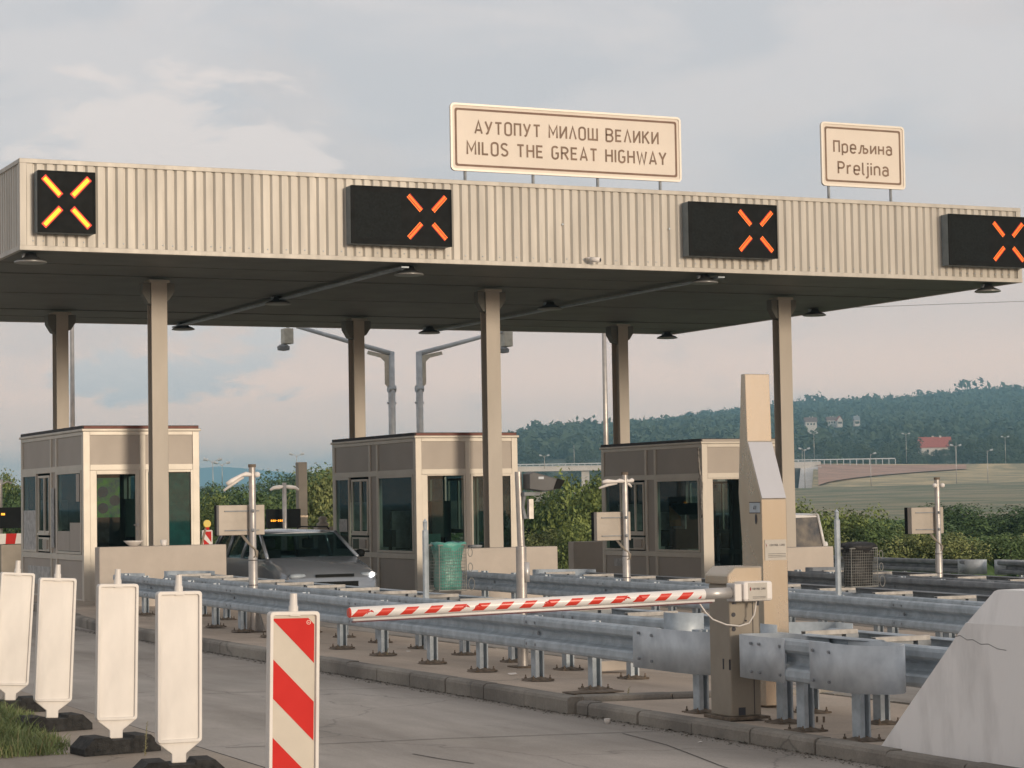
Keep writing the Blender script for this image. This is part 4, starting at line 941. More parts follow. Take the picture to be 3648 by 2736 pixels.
# ------------------------------------------------------------------ marker boards
def board(x, y, tilt, lab, striped=False, rz=0.):
    zb = .008 if x < 5.1 else 0
    t = thing('marker_board', (x, y, zb), lab, 'marker board', 'marker boards along the verge', rz=rz)
    base = MB().prism([(-.30, 0), (.30, 0), (.30, .05), (.22, .125), (.10, .125), (.085, .10), (-.085, .10), (-.10, .125), (-.22, .125), (-.30, .05)], -.14, .14, 'y')
    base.box(-.20, -.13, -.145, -.139, .03, .09).box(.13, .20, -.145, -.139, .03, .09)
    b = base.build('foot', m_rubber, t, bevel=.012); b.rotation_euler = (0, 0, rnd.uniform(-.15, .15))
    p = MB().prism([(-.05, .10), (.05, .10), (.05, .16), (.148, .235)]+rrect(-.15, .15, .235, 1.23, .022, 3)[0:8]+[(-.148, .235), (-.05, .16)], -.014, .014, 'y')
    hold = thing('x', (0, 0, 0), 'x', 'x'); bpy.data.objects.remove(hold)
    pn = p.build('panel', m_plastic, t, bevel=.006); pn.rotation_euler = (0, tilt, 0)
    mb = MB(); ring(mb, rrect(-.152, .152, .234, 1.232, .022, 3), rrect(-.131, .131, .256, 1.209, .012, 3), -.034, .034); mb.build('raised_rim', m_plastic, pn, bevel=.004)
    MB().tube([(0, 0, 1.225), (0, 0, 1.26), (0, 0, 1.27), (0, 0, 1.34)], [.028, .028, .023, .021], 14).build('grip_stub', m_plastic, pn, smooth=True).modifiers.new('es', 'EDGE_SPLIT')
    MB().box(-.03, .03, -.033, -.027, 1.205, 1.222).box(-.02, .02, -.033, -.027, .245, .252).build('clip', m_plastic, pn)
    if striped:
        t.scale = (1, 1, .955)
        x0, x1, z0, z1 = -.127, .127, .262, 1.203
        MB().quad((x0, -.0160, z0), (x1, -.0160, z0), (x1, -.0160, z1), (x0, -.0160, z1)).build('reflective_film', m_cream, pn, fix=False)
        mb = MB(); w = x1-x0
        for k in range(-1, 4):
            top = z1-.012-k*.468+.223; a, b = top, top-.235          # left edge band; drops w*1.03 to the right
            poly = [(x0, a), (x1-.004, a-w*1.03), (x1-.004, b-w*1.03), (x0, b)]
            out = []
            for cl in (z1-.012, ):
                res = []
                for i in range(len(poly)):
                    p_, q_ = poly[i], poly[(i+1) % len(poly)]
                    if p_[1] <= cl: res.append(p_)
                    if (p_[1] <= cl) != (q_[1] <= cl):
                        tt = (cl-p_[1])/(q_[1]-p_[1]); res.append((lerp(p_[0], q_[0], tt), cl))
                poly = res
            res = []
            for i in range(len(poly)):
                p_, q_ = poly[i], poly[(i+1) % len(poly)]
                if p_[1] >= z0: res.append(p_)
                if (p_[1] >= z0) != (q_[1] >= z0):
                    tt = (z0-p_[1])/(q_[1]-p_[1]); res.append((lerp(p_[0], q_[0], tt), z0))
            if len(res) > 2: mb.add([(a, -.0175, b) for a, b in res], [tuple(range(len(res)))])
        mb.build('red_stripes', m_red, pn, fix=False)
        mb = MB(); ring(mb, [(.088+.013*cos(i*pi/8), 1.165+.013*sin(i*pi/8)) for i in range(16)], [(.088+.011*cos(i*pi/8), 1.165+.011*sin(i*pi/8)) for i in range(16)], -.0195, -.0180); mb.box(.082, .094, -.0195, -.0180, 1.164, 1.166)
        mb.build('film_mark', m_signrim, pn)
    return t
board(4.45, 12.45, .020, 'red and cream striped marker board nearest the camera', True)
board(4.43, 14.6, .010, 'white marker board back, nearest of the blank ones, left of the striped board')
board(4.50, 16.4, .020, 'white marker board back with a tall dry weed before its lower edge')
board(4.49, 18.3, .048, 'white marker board back, second from the left edge of the picture')
board(4.58, 20.2, .066, 'white marker board back cut by the left edge of the picture')

# ------------------------------------------------------------------ white concrete end block
mb = MB(); X0 = 8.8
sec = [(-2.2, .10), (-2.2, 1.19), (1.0, 1.19)]
# outline along y (local), tapering tail towards the plaza
def blockring(y, zt, xi, zc):
    return [(0, y, .0), (0.0+xi*.3, y, min(zc, zt)), (xi, y, zt), (1.1-xi, y, zt), (1.1, y, min(zc, zt)), (1.1, y, 0)]
rows = [blockring(8.5, 1.10, .05, .90), blockring(11.62, 1.09, .05, .90)]
mb = MB(); vs = []
prof = [(8.5, 1.10), (11.6, 1.10), (11.64, 1.09), (11.87, .886), (12.83, .03), (12.86, .0)]
for y, zt in prof:
    zc = min(zt, .885); xi = .045 if zt > .9 else .0
    vs += [(0, y, 0), (0, y, zc*.999), (xi+.012, y, zt), (1.05, y, zt), (1.07, y, zc*.999), (1.1, y, 0)]
n = 6; fs = [(i*n+j, i*n+(j+1) % n, (i+1)*n+(j+1) % n, (i+1)*n+j) for i in range(len(prof)-1) for j in range(n)]+[tuple(range(n)), tuple(range((len(prof)-1)*n, len(prof)*n))[::-1]]
b_ = MB().add([(x, y-11, z) for x, y, z in vs], fs).build('concrete_block', m_white, None, bevel=.015, loc=(X0, 11, .095))
tag(b_, 'large white painted concrete end block with sloping tail at the right edge', 'block')

mb = MB(); pz = [(12.0, .79), (11.93, .80), (11.86, .775), (11.80, .78), (11.72, .755), (11.64, .76), (11.55, .735), (11.46, .73)]
for (a, c), (d, e) in zip(pz, pz[1:]): mb.add([(-.0012, a-11, c-.002), (-.0012, d-11, e-.002), (-.0012, d-11, e+.002), (-.0012, a-11, c+.002)], [(0, 1, 2, 3)])
mb.build('crack', m_ink, b_, fix=False)
r = random.Random(9); V = []; F = []
for i in range(5200):
    y = r.uniform(11, 34); k = r.random()**2.2; x = (8.655 if y < 17.1 else 8.595)-.004-k*.16; a = r.uniform(0, 6.3); q = r.uniform(.003, .009)*(1 if r.random() < .93 else 2.2); b = len(V); z = .003+r.uniform(0, .006)
    V += [(x+q*cos(a), y+q*sin(a)*1.5, z), (x+q*cos(a+2.1), y+q*sin(a+2.1), z+q*.6), (x+q*cos(a+4.2), y+q*sin(a+4.2), z)]; F.append((b, b+1, b+2))
mb = MB(); mb.v = V; mb.f = F; mb.m = [0]*len(F)
tag(mb.build('gutter_grit', mat('grit', (.10, .085, .065), .95, col2=(.05, .045, .035), scale=9), None, fix=False), 'dark grit and dead leaf bits along the foot of the kerb', 'grit', kind='stuff')
# ------------------------------------------------------------------ poles with small signs, cameras
def signpole(x, y, top, bz, box, lab, arms, cone=False, cam_=False):
    t = thing('sign_pole', (x, y, bz), lab, 'sign pole'); H = top-bz
    MB().tube([(0, 0, 0), (0, 0, H*.45), (0, 0, H*.46), (0, 0, H)], [.062, .060, .047, .045], 14).build('pole', m_pole, t, smooth=True).modifiers.new('es', 'EDGE_SPLIT')
    MB().box(-.14, .14, -.14, .14, 0, .015).build('base_plate', m_rust, t)
    MB().tube([(0, 0, H-.03), (0, 0, H+.012)], .052, 14).build('cap', m_rust, t)
    if cone:
        mb = MB()
        for a in range(4):
            c_, s_ = cos(a*pi/2+.4), sin(a*pi/2+.4); mb.add([(c_*.06, s_*.06, .42), (c_*.20, s_*.20, .016), (c_*.06, s_*.06, .016)], [(0, 1, 2)])
        mb.build('gusset', m_pole, t, solid=.008)
    if box:
        x0, x1, z0, z1, bx = box
        b = MB().box(x0, x1, .06, .06+bx, z0-bz, z1-bz).build('sign_box', mat('sign_back', (.42, .375, .32), .5, .1, var=.05), t, bevel=.006)
        MB().box(x0-.002, x1+.002, .061+bx, .15+bx, z0-bz-.002, z1-bz+.002).build('sign_face_box', m_black, t, bevel=.006)
        mb = MB()
        for z in (lerp(z0, z1, .16), lerp(z0, z1, .80)): mb.box(x0+.08, x1-.08, .045, .058, z-bz-.008, z-bz+.008).tube([(-.03, -.055, z-bz), (.0, -.06, z-bz)], .022, 8)
        mb.build('clamp_rails', m_galvd, t)
        MB().tube([(-.14, .05, z0-bz-.0), (-.08, -.0, z0-bz-.10), (.02, -.06, z0-bz-.20), (.035, -.055, z0-bz-.27), (-.01, -.05, z0-bz-.30)], .013, 6).tube([(-.12, .05, z0-bz-.0), (-.05, -.02, z0-bz-.12), (.045, -.06, z0-bz-.22), (.045, -.04, z0-bz-.3)], .012, 6).build('cable', mat('grey_conduit', (.30, .26, .21), .7), t, smooth=True)
    for s_, dx, dz in arms:
        mb = MB()
        if s_ == 'ball': mb.lathe([(.015, -.035), (.04, -.02), (.042, .015), (.025, .035), (.01, .04)], (dx*.1, -.03, H-.13), 10)
        else:
            mb.tube([(0, -.02, H-.13), (dx*.25, -.02, H-.12), (dx*.4, -.02, H-.13), (dx*.8, -.02, H-.15+dz*1.2), (dx, -.02, H-.17+dz*1.6)], [.02, .035, .022, .036, .026], 9)
            mb.tube([(dx*.3, .03, H-.16), (dx*.7, .05, H-.20+dz*.9), (dx*1.05, .06, H-.26+dz*1.5)], [.014, .024, .016], 7)
        mb.build('wrapped_camera', m_cabw, t, smooth=True)
    MB().tube([(0, 0, .95), (.0, -.0, .96)], .067, 12).tube([(0, 0, .62), (.0, 0, .63)], .067, 12).build('band', m_ink, t)
    return t
signpole(9.79, 28.8, 2.34, .12, (-.45, .19, 1.41, 1.81, .10), 'grey pole with small sign box in front of the dark car', [('a', -.36, -.05), ('ball', .6, 0)], cone=True)
signpole(16.60, 31.0, 2.21, -.03, (-.47, .12, 1.17, 1.61, .10), 'grey pole with small sign box and white camera at the right booth', [('a', -.40, .02), ('a', .14, .03)])
signpole(23.2, 32.0, 2.08, -.17, (-.50, .16, 1.13, 1.58, .12), 'grey pole with small sign box standing before the green bushes at the right', [('ball', .9, 0), ('ball', -.7, 0)])
t = thing('camera_pole', (9.93, 20.8, .12), 'grey pole with a large dark camera housing behind the barrier arm', 'camera pole')
MB().tube([(0, 0, 0), (0, 0, 1.22), (0, 0, 1.225), (-.02, 0, 1.98)], [.055, .055, .038, .036], 14).build('pole', m_pole, t, smooth=True).modifiers.new('es', 'EDGE_SPLIT')
MB().box(-.12, .12, -.12, .12, 0, .015).build('base_plate', m_rust, t)
MB().tube([(.035, -.05, .86), (.035, -.05, 1.06)], .030, 12).build('junction', m_alu, t, smooth=True)
hd = MB().prism([(.03, 1.80), (.03, 1.955), (.08, 1.975), (.36, 1.90), (.33, 1.79), (.20, 1.775)], -.16, .0, 'y').build('camera_housing', mat('camera_grey', (.075, .078, .082), .45, .1, var=.05), t, bevel=.008)
MB().prism([(.30, 1.80), (.345, 1.905), (.43, 1.885), (.37, 1.80)], -.17, .01, 'y').build('sun_hood', m_black, hd)
MB().box(.13, .19, -.165, -.1605, 1.90, 1.925).build('badge', m_galvl, hd)
MB().box(.0, .18, -.10, -.03, 1.735, 1.77).tube([(.03, -.05, 1.77), (.01, -.03, 1.62), (.03, -.05, 1.5)], .02, 8).build('bracket', m_galvd, t)
MB().box(.06, .11, -.08, -.03, 1.50, 1.70).build('control_box', m_pole, t)

# ------------------------------------------------------------------ litter bins
def binunit(x, y, bz, top, bx0, bx1, z0, z1, lab, bag, over):
    t = thing('litter_bin', (x, y, bz), lab, 'litter bin')
    MB().tube([(0, 0, 0), (0, 0, top-bz-.10), (0, 0, top-bz-.09), (0, 0, top-bz-.02)], [.038, .038, .022, .03], 8).lathe([(.02, 0), (.03, .03), (.0, .07)], (0, 0, top-bz-.03), 8).build('post', m_galv, t)
    cx, r = (bx0+bx1)/2, (bx1-bx0)/2; z0 -= bz; z1 -= bz
    mb = MB(); r2_ = r*.93; d = .14
    def rp(z, s=1.): return [(cx+r2_*s*sx, -.02+d*s*sy, z) for sx, sy in ((-1, -1), (1, -1), (1, 1), (-1, 1), (-1, -1))]
    for z in (z0, z1): mb.tube(rp(z), .009, 5)
    for k in range(1, 14): mb.tube(rp(lerp(z0, z1, k/14)), .0022, 4)
    for k in range(15):
        xx = lerp(-1, 1, k/14)
        for sy in (-1, 1): mb.tube([(cx+r2_*xx, -.02+d*sy, z0), (cx+r2_*xx, -.02+d*sy, z1)], .0022 if 0 < k < 14 else .007, 4)
    for k in range(1, 8):
        yy = lerp(-1, 1, k/8)
        for sx in (-1, 1): mb.tube([(cx+r2_*sx, -.02+d*yy, z0), (cx+r2_*sx, -.02+d*yy, z1)], .0022, 4)
    mb.tube([(0, 0, z1), (cx-r, -.02, z1)], .012, 5).tube([(0, 0, z0), (cx-r, -.02, z0)], .012, 5)
    mb.build('wire_basket', m_wire, t)
    mb = MB()
    for zc, rr in ((lerp(z0, z1, .13), .07), (lerp(z0, z1, .5), .05), (lerp(z0, z1, .83), .05)):
        mb.tube([(cx+r+.01+rr*(.6+.55*cos(a)), -.16, zc+rr*sin(a)) for a in [i*pi/7-2.6 for i in range(15)]], .005, 5)
    mb.build('scroll', m_wire, t)
    mb = MB(); n = 22; prof = [(.80, .01), (.86, .1), (.86, .4), (.80, .62), (.90, .82), (1.02, .96), (1.10, 1.02)]+([(1.05, 1.06), (.9, 1.04), (.4, .9)] if not over else [(1.08, 1.07), (.95, 1.12), (.6, 1.15), (.15, 1.16)])
    vs = []
    for kk, (s, zz) in enumerate(prof):
        for i in range(n):
            a = 2*pi*i/n; w = 1+.05*sin(a*5+kk*1.7)+.035*sin(a*9-kk); c_, s_ = cos(a), sin(a)
            m_ = 1/max(abs(c_), abs(s_))**.72
            vs.append((cx+r2_*.94*s*w*c_*m_*1.10, -.02+d*.98*s*w*s_*m_*1.06, lerp(z0, z1, zz)+.008*sin(a*7+kk)))
    fs = [(i*n+k, i*n+(k+1) % n, (i+1)*n+(k+1) % n, (i+1)*n+k) for i in range(len(prof)-1) for k in range(n)]+[tuple(range(n))[::-1]]
    if over: fs.append(tuple(range((len(prof)-1)*n, len(prof)*n)))
    mb.add(vs, fs).build('bag', bag, t, smooth=True)
binunit(10.24, 24, .12, 1.58, .09, .45, .79, 1.31, 'wire litter bin with a green bag on a grey post before the middle booth', m_teal, False)
binunit(15.86, 24, -.02, 1.60, .08, .50, .66, 1.14, 'dark wire litter bin with a heaped black bag on a grey post at the right', m_bag, True)

# ------------------------------------------------------------------ vehicles
def loft(mb, secs, mi=0, caps=True, closed=True):
    n = len(secs[0]); b = len(mb.v); vs = [p for s in secs for p in s]
    fs = [(i*n+k, i*n+(k+1) % n, (i+1)*n+(k+1) % n, (i+1)*n+k) for i in range(len(secs)-1) for k in range(n if closed else n-1)]
    if caps: fs += [tuple(range(n))[::-1], tuple(range((len(secs)-1)*n, len(secs)*n))]
    return mb.add(vs, fs, mi)
def car(x, y, bz, Wd, L, Hb, Ht, paint, lab, van=False, name='parked_car', cat='car'):
    """front at -y; hood height Hb, roof height Ht"""
    t = thing(name, (x, y, bz), lab, cat); w = Wd/2
    hood = 1.15 if not van else .5
    def sec(yy, ww, z0, zs, zt, cr):        # body section, shoulder zs, top zt
        return [(-ww*.93, yy, z0), (ww*.93, yy, z0), (ww, yy, z0+.12), (ww, yy, zs-.14), (ww*.965, yy, zs-.03), (ww*cr, yy, zt), (0, yy, zt+.015), (-ww*cr, yy, zt), (-ww*.965, yy, zs-.03), (-ww, yy, zs-.14), (-ww, yy, z0+.12)]
    mb = MB(); S = [sec(0, w*.72, .30, .52, .52, .8), sec(.06, w*.86, .22, .62, .63, .82), sec(.22, w*.95, .20, .70, .74, .84), sec(.55, w, .20, .80, .84, .86), sec(hood, w, .20, Hb-.03, Hb+.01, .88), sec(hood+.35, w, .20, Hb, Hb, .9), sec(L-.5, w, .20, Hb+.03, Hb+.02, .9), sec(L-.1, w*.97, .24, Hb, Hb, .9), sec(L, w*.92, .32, Hb-.1, Hb-.1, .88)]
    loft(mb, S); body = mb.build('body', paint, t, smooth=True, bevel=0); body.modifiers.new('es', 'EDGE_SPLIT').split_angle = radians(38)
    wb = hood+.02 if not van else .35; wt = wb+(.78 if not van else .22); rb = L-.12; rtp = L-(.45 if not van else .2)
    # roof shell and pillars
    ins = .17 if not van else .06
    def rs(yy, zz, k=1.): return [(-(w-ins)*k, yy, zz-.035), (-(w-ins-.05)*k, yy, zz-.005), (0, yy, zz+.02), ((w-ins-.05)*k, yy, zz-.005), ((w-ins)*k, yy, zz-.035), (0, yy, zz-.05)]
    mb = MB(); loft(mb, [rs(wt-.02, Ht-.06, .97), rs(wt+.25, Ht-.01), rs((wt+rtp)/2, Ht), rs(rtp-.2, Ht-.02), rs(rtp, Ht-.07, .96)]); mb.build('roof', paint, t, smooth=True).modifiers.new('es', 'EDGE_SPLIT')
    zt = Ht-.05
    for s in (-1, 1):
        mb = MB(); mb.tube([(s*(w-.04), wb, Hb), (s*(w-ins-.01), wt, zt)], .035, 6)
        for yy in ((wt+.55, wt+1.45) if not van else (wt+.3, wt+1.5)): mb.tube([(s*(w-.035), yy+.08, Hb), (s*(w-ins-.005), yy, zt)], .035, 6)
        mb.tube([(s*(w-.04), rb, Hb), (s*(w-ins-.01), rtp, zt)], .05, 6)
        mb.tube([(s*(w-ins), wt, zt), (s*(w-ins), rtp, zt)], .03, 6)
        mb.build('window_frame', paint, t, smooth=True)
    gl = mg if not van else mat('sunset_glass', (.30, .25, .18), .08, .0, col2=(.05, .05, .055), scale=1.6, spec=1.0)  # van glass: warm sunset reflection painted into the base colour
    def g(nm, a, b, c, d): MB().quad(a, b, c, d).build(nm, gl, t, fix=False)
    g('windscreen', (-(w-.07), wb+.02, Hb), ((w-.07), wb+.02, Hb), ((w-ins-.03), wt, zt), (-(w-ins-.03), wt, zt))
    g('rear_window', (-(w-.08), rb, Hb), ((w-.08), rb, Hb), ((w-ins-.04), rtp, zt), (-(w-ins-.04), rtp, zt))
    for s in (-1, 1): g('side_window', (s*(w-.045), wb+.1, Hb+.005), (s*(w-.045), rb, Hb+.005), (s*(w-ins-.005), rtp, zt), (s*(w-ins-.005), wt, zt))
    mb = MB()
    for s in (-.38, .38): mb.box(s-.22, s+.22, wt+.45, wt+.60, .5, Hb+.14).box(s-.11, s+.11, wt+.48, wt+.56, Hb+.16, Hb+.34)
    mb.box(-.6, .6, wt+1.3, wt+1.45, .5, Hb+.1); mb.box(-w+.1, w-.1, wb+.15, wb+.4, .5, Hb-.01); mb.build('seats', m_inside, t, bevel=.03)
    for s in (-1, 1):
        for yy in (.78, L-.75):
            wh = MB().tube([(s*(w-.20), yy, .31), (s*(w-.005), yy, .31)], .31, 22).build('wheel', m_tyre, t); MB().tube([(s*(w-.02), yy, .31), (s*(w+.003), yy, .31)], .19, 14).build('rim', m_galv, wh)
        m_ = MB().lathe([(.02, -.07), (.075, -.06), (.09, 0), (.07, .06), (.01, .075)], (s*(w+.11), wb+.25, Hb+.06), 10); m_.tube([(s*(w-.02), wb+.3, Hb+.0), (s*(w+.08), wb+.26, Hb+.03)], .02, 6); m_.build('mirror', paint if van else m_black, t, smooth=True)
        h = MB().lathe([(.01, -.05), (.07, -.04), (.085, .0), (.07, .045), (.01, .055)], n=12, T=Matrix.Translation((s*(w-.24), .14, .66)) @ Matrix.Diagonal((1.9, .8, .9, 1)))
        h = h.build('headlight', m_galv, t, smooth=True)
        if s > 0 and not van: MB().tube([(s*(w-.20), .05, .665), (s*(w-.20), .10, .665)], .042, 14).build('bulb', m_headl, h, smooth=True)
        if not van: MB().tube([(s*(w-.22), wt+.2, Ht+.0), (s*(w-.22), wt+.3, Ht+.045), (s*(w-.22), rtp-.3, Ht+.045), (s*(w-.22), rtp-.2, Ht)], .014, 6).build('roof_rail', m_black, t, smooth=True)
    MB().box(-.42, .42, -.006, .03, .42, .56).box(-.36, .36, .045, .07, .64, .69).build('grille', m_black, t); MB().box(-.26, .26, -.02, -.008, .32, .42).build('number_plate', m_render, t)
    return t
car(14.32, 37.6, G(14.3), 1.82, 4.55, .96, 1.46, m_carb, 'dark grey estate car with one headlight on, waiting between the left and middle booths')
v = car(27.08, 42.4, G(27), 1.74, 4.4, 1.05, 1.83, m_vanw, 'white van partly hidden behind the low wall right of the right column', van=True, name='van', cat='van')

# ------------------------------------------------------------------ things behind the canopy
def lampmast(x, y, z, H, lab, grp, heads=0, r=.07, hw=.9, hs=1.):
    t = thing('lamp_post', (x, y, z), lab, 'lamp post', grp)
    MB().tube([(0, 0, 0), (0, 0, H)], [r, r*.6], 8).build('pole', m_pole, t, smooth=True)
    c_, s_ = cos(YAW), -sin(YAW)
    for k in ([-1, 1] if heads == 2 else [1] if heads == 1 else []):
        MB().tube([(0, 0, H-.3*hs), (k*hw*.5*c_, k*hw*.5*s_, H), (k*hw*c_, k*hw*s_, H+.05*hs)], r*.5, 6).build('arm', m_pole, t)
        MB().tube([(k*hw*.8*c_, k*hw*.8*s_, H+.03*hs), (k*hw*1.5*c_, k*hw*1.5*s_, H+.12*hs)], .13*hs, 8).build('lamp_head', m_galvl, t)
    return t
lampmast(31.52, 60, -1, 9.8, 'slim tall grey mast seen between the middle and right booths', None, r=.10)
lampmast(15.35, 60, -.5, 9.5, 'slim tall grey mast just right of the back left column', None, r=.08)
for x, top, ex, ez, hx, lab in ((22.57, 5.78, 19.95, 6.40, 19.68, 'grey mast with arm reaching left to a hanging camera behind the canopy'),
                                (23.36, 5.79, 25.98, 6.42, 25.92, 'grey mast with arm reaching right to a hanging camera behind the middle column')):
    t = thing('camera_mast', (x, 55, -.4), lab, 'camera mast', 'camera masts behind the booths'); s = 1 if ex > x else -1; T_ = top+.4
    MB().tube([(0, 0, 0), (0, 0, T_-1.0), (0, 0, T_-.98), (0, 0, T_)], [.095, .095, .085, .085], 12).build('pole', m_galvl, t, smooth=True)
    MB().tube([(0, 0, T_-.05), (ex-x, 0, ez+.4)], [.07, .05], 10).build('arm', m_galvl, t, smooth=True)
    mb = MB().prism([(s*.06, T_-.10), (s*.65, T_+.02), (s*.68, T_-.07), (s*.30, T_-.16), (s*.19, T_-.26), (s*.19, T_-.85), (s*.06, T_-.98)], -.02, .02, 'y'); mb.build('gusset', mat('plate_pale', (.62, .60, .52), .5), t)
    MB().tube([(-.1, 0, T_-.98), (.1, 0, T_-.98)], .10, 8).tube([(-.13, 0, T_-1.35), (.12, 0, T_-1.35)], .03, 8).build('collar', m_galv, t)
    hx -= x; z = ez+.4
    MB().box(hx-.12, hx+.13, -.15, .15, z-.46, z-.06).build('camera_box', mat('plate_pale', (.62, .60, .52)), t, bevel=.02)
    MB().lathe([(.02, -.02), (.16, 0), (.17, .09), (.10, .14), (.04, .16)], (hx-s*.0-.10, 0, z-.62), 10).build('lamp', m_galvd, t)
    MB().tube([(hx, 0, z-.05), (hx+.1, 0, z+.02)], .03, 6).build('hanger', m_galv, t)
# equipment of the opposite lanes
def ledboard(x0, x1, z0, z1, y, lab, glow):
    t = thing('message_board', ((x0+x1)/2, y, -.3), lab, 'message board', 'message boards behind the booths'); w = (x1-x0)/2
    MB().box(-w, w, -.1, .1, z0+.3, z1+.3).build('housing', m_black, t, bevel=.01)
    MB().tube([(0, .0, 0), (0, .0, z0+.3)], .06, 10).build('pole', m_pole, t)
    mb = MB()
    for a, b, c, d in glow: mb.quad((a, -.104, b+.3), (c, -.104, b+.3), (c, -.104, d+.3), (a, -.104, d+.3))
    mb.build('lit_row', mat('led_amber', (.3, .15, .02), .5, var=0, emit=(1, .36, .02), es=2.4), t, fix=False)
g_ = []
for i in range(7):
    if i != 3: g_ += [(-.40+.052*i, 1.345, -.40+.052*i+.036, 1.362), (-.40+.052*i, 1.375, -.40+.052*i+.036, 1.392), (-.40+.052*i+.012, 1.355, -.40+.052*i+.026, 1.40)]
    else: g_ += [(-.40+.052*i, 1.368, -.40+.052*i+.036, 1.380)]
ledboard(20.81, 21.78, 1.16, 1.69, 60, 'black message board with a short amber row, above the dark car', g_)
ledboard(12.75, 13.94, 1.31, 1.86, 60, 'black message board with an amber spot at the left edge of the picture', [(.05+.035*i, 1.655, .078+.035*i, 1.71) for i in range(3)])
t = thing('ticket_column', (21.92, 60.2, -.3), 'brown steel column beyond the dark car, its back turned', 'ticket column')
MB().box(-.135, .135, -.12, .12, 0, 3.3).build('body', m_cab, t, bevel=.02); MB().box(-.14, .14, -.125, .125, 1.75, 1.80).build('seam', m_totem, t)
t = thing('camera_pole', (21.16, 59.5, -.3), 'short pole with two wrapped cameras above the black message board', 'camera pole')
MB().tube([(0, 0, 0), (0, 0, 2.72)], .06, 10).build('pole', m_pole, t, smooth=True)
for s in (-1, 1): MB().tube([(0, 0, 2.62), (s*.14, 0, 2.60), (s*.32, 0, 2.58), (s*.42, 0, 2.52)], [.03, .06, .05, .03], 8).build('wrapped_camera', m_cabw, t, smooth=True)
t = thing('camera_pole', (13.45, 60.3, -.3), 'pale weathered pole behind the message board at the left edge', 'camera pole')
MB().tube([(0, 0, 0), (0, 0, 2.75), (0, 0, 2.9)], [.075, .07, .09], 10).build('pole', m_pole, t, smooth=True)
for s in (-1, 1): MB().tube([(0, 0, 2.75), (s*.2, 0, 2.85), (s*.32, 0, 2.8)], .022, 6).build('arm', m_pole, t)
t = thing('striped_barricade', (13.6, 59.6, -.3), 'red and white barrier piece under the message board at the left edge', 'barrier')
MB().box(-.9, .5, -.03, .03, 1.2, 1.47).build('board', m_plastic, t); mb = MB()
for x in (-.55, -.05): mb.add([(x-.12, -.034, 1.2), (x+.13, -.034, 1.2), (x+.18, -.034, 1.47), (x-.10, -.034, 1.47)], [(0, 1, 2, 3)])
mb.build('red_stripes', m_red, t, fix=False); MB().box(-.3, .5, -.1, .1, 0, 1.18).build('stand', m_cab, t)
t = thing('warning_beacon', (19.08, 60, -.35), 'small red and white marker board with a yellow lamp, right of the left booth', 'warning beacon')
MB().prism(rrect(-.145, .145, .35, 1.50, .03, 3), -.03, .03, 'y').build('panel', m_plastic, t)
mb = MB()
for k in range(4):
    z = 1.46-.27*k; mb.add([(-.11, -.034, max(.4, z-.10) if k else z), (.11, -.034, max(.4, z-.30)), (.11, -.034, max(.4, z-.13) if k else z)] + ([(-.11, -.034, z+.07)] if k else []), [(0, 1, 2, 3) if k else (0, 1, 2)])
mb.build('red_stripes', m_red, t, fix=False)
MB().lathe([(.05, 1.5), (.07, 1.53), (.05, 1.58)], n=10).build('lamp_base', m_red, t)
MB().tube([(0, -.03, 1.67), (0, .03, 1.67)], .11, 20).build('lamp_lens', m_amber, t, bevel=.01)
MB().box(-.3, .3, -.15, .15, 0, .12).tube([(0, 0, .1), (0, 0, .4)], .03, 6).build('foot', m_rubber, t)
tag(MB().lathe([(.10, 0), (.14, .03), (.14, .07), (.10, .10), (.08, .14), (.11, .19), (.05, .24)], n=12).build('flower_pot', m_wall, None, smooth=True, loc=(18.18, 48.55, 1.29)), 'small cream pot shape on the pale wall left of the middle booth', 'pot')

# lamp posts in the fields, far bridge, houses
far = [(2861, 1600, 1746, 530, 2, 'double-headed lamp post before the bridge abutment'), (2853, 1605, 1636, 725, 1, 'shorter lamp post left of the double-headed one by the bridge'), (2896, 1544, 1634, 735, 2, 'tall lamp post on the road just right of the bridge'),
       (3096, 1617, 1738, 530, 1, 'lone field lamp post left of the red-roofed house, lower row'), (3224, 1546, 1642, 735, 2, 'double-headed lamp post on the far road left of the red roof'), (3400, 1588, 1730, 530, 2, 'double-headed lamp post right below the red-roofed house'),
       (3402, 1575, 1646, 740, 0, 'plain mast on the far road right of the red roof'), (3512, 1605, 1728, 530, 1, 'single-headed lamp post in the field, second from the right edge'), (3577, 1557, 1645, 735, 2, 'tall lamp post near the right edge on the far road'),
       (2041, 1586, 1656, 720, 0, 'thin mast on the viaduct between middle and right booths'), (1935, 1624, 1662, 600, 2, 'double lamp post left of the viaduct, above the bushes'), (754, 1640, 1760, 330, 2, 'faint double lamp post right of the left booth'), (1053, 1620, 1660, 420, 2, 'faint double lamp post above the bushes left of the middle booth'), (787, 1651, 1720, 380, 2, 'smaller faint lamp post beside the one right of the left booth')]
HV = lambda u: 1368+FPX*math.tan(PIT)+ROL*(u-1824)*1.0
for u, v0, v1, d, hd, lab in far:
    a = (u-1824)/FPX; x, y = WP(d, a*d); zt = 1.8+(HV(u)-v0)/FPX*d; zb = 1.8+(HV(u)-v1)/FPX*d
    lampmast(x, y, zb-.6, zt-zb+.6, lab, 'lamp posts in the landscape', hd, r=.10 if d > 500 else .07, hw=.9, hs=1.6)
def box_da(mb, a0, a1, d, dd, z0, z1, mi=0):
    q = []
    for z in (z0, z1):
        for a, d_ in ((a0, d), (a1, d), (a1, d+dd), (a0, d+dd)): q.append((*WP(d_, a*d_), z))
    return mb.add(q, [(0, 1, 2, 3), (7, 6, 5, 4), (0, 4, 5, 1), (1, 5, 6, 2), (2, 6, 7, 3), (3, 7, 4, 0)], mi)
def off(o, lab, cat, grp=None): return tag(o, lab, cat, grp)
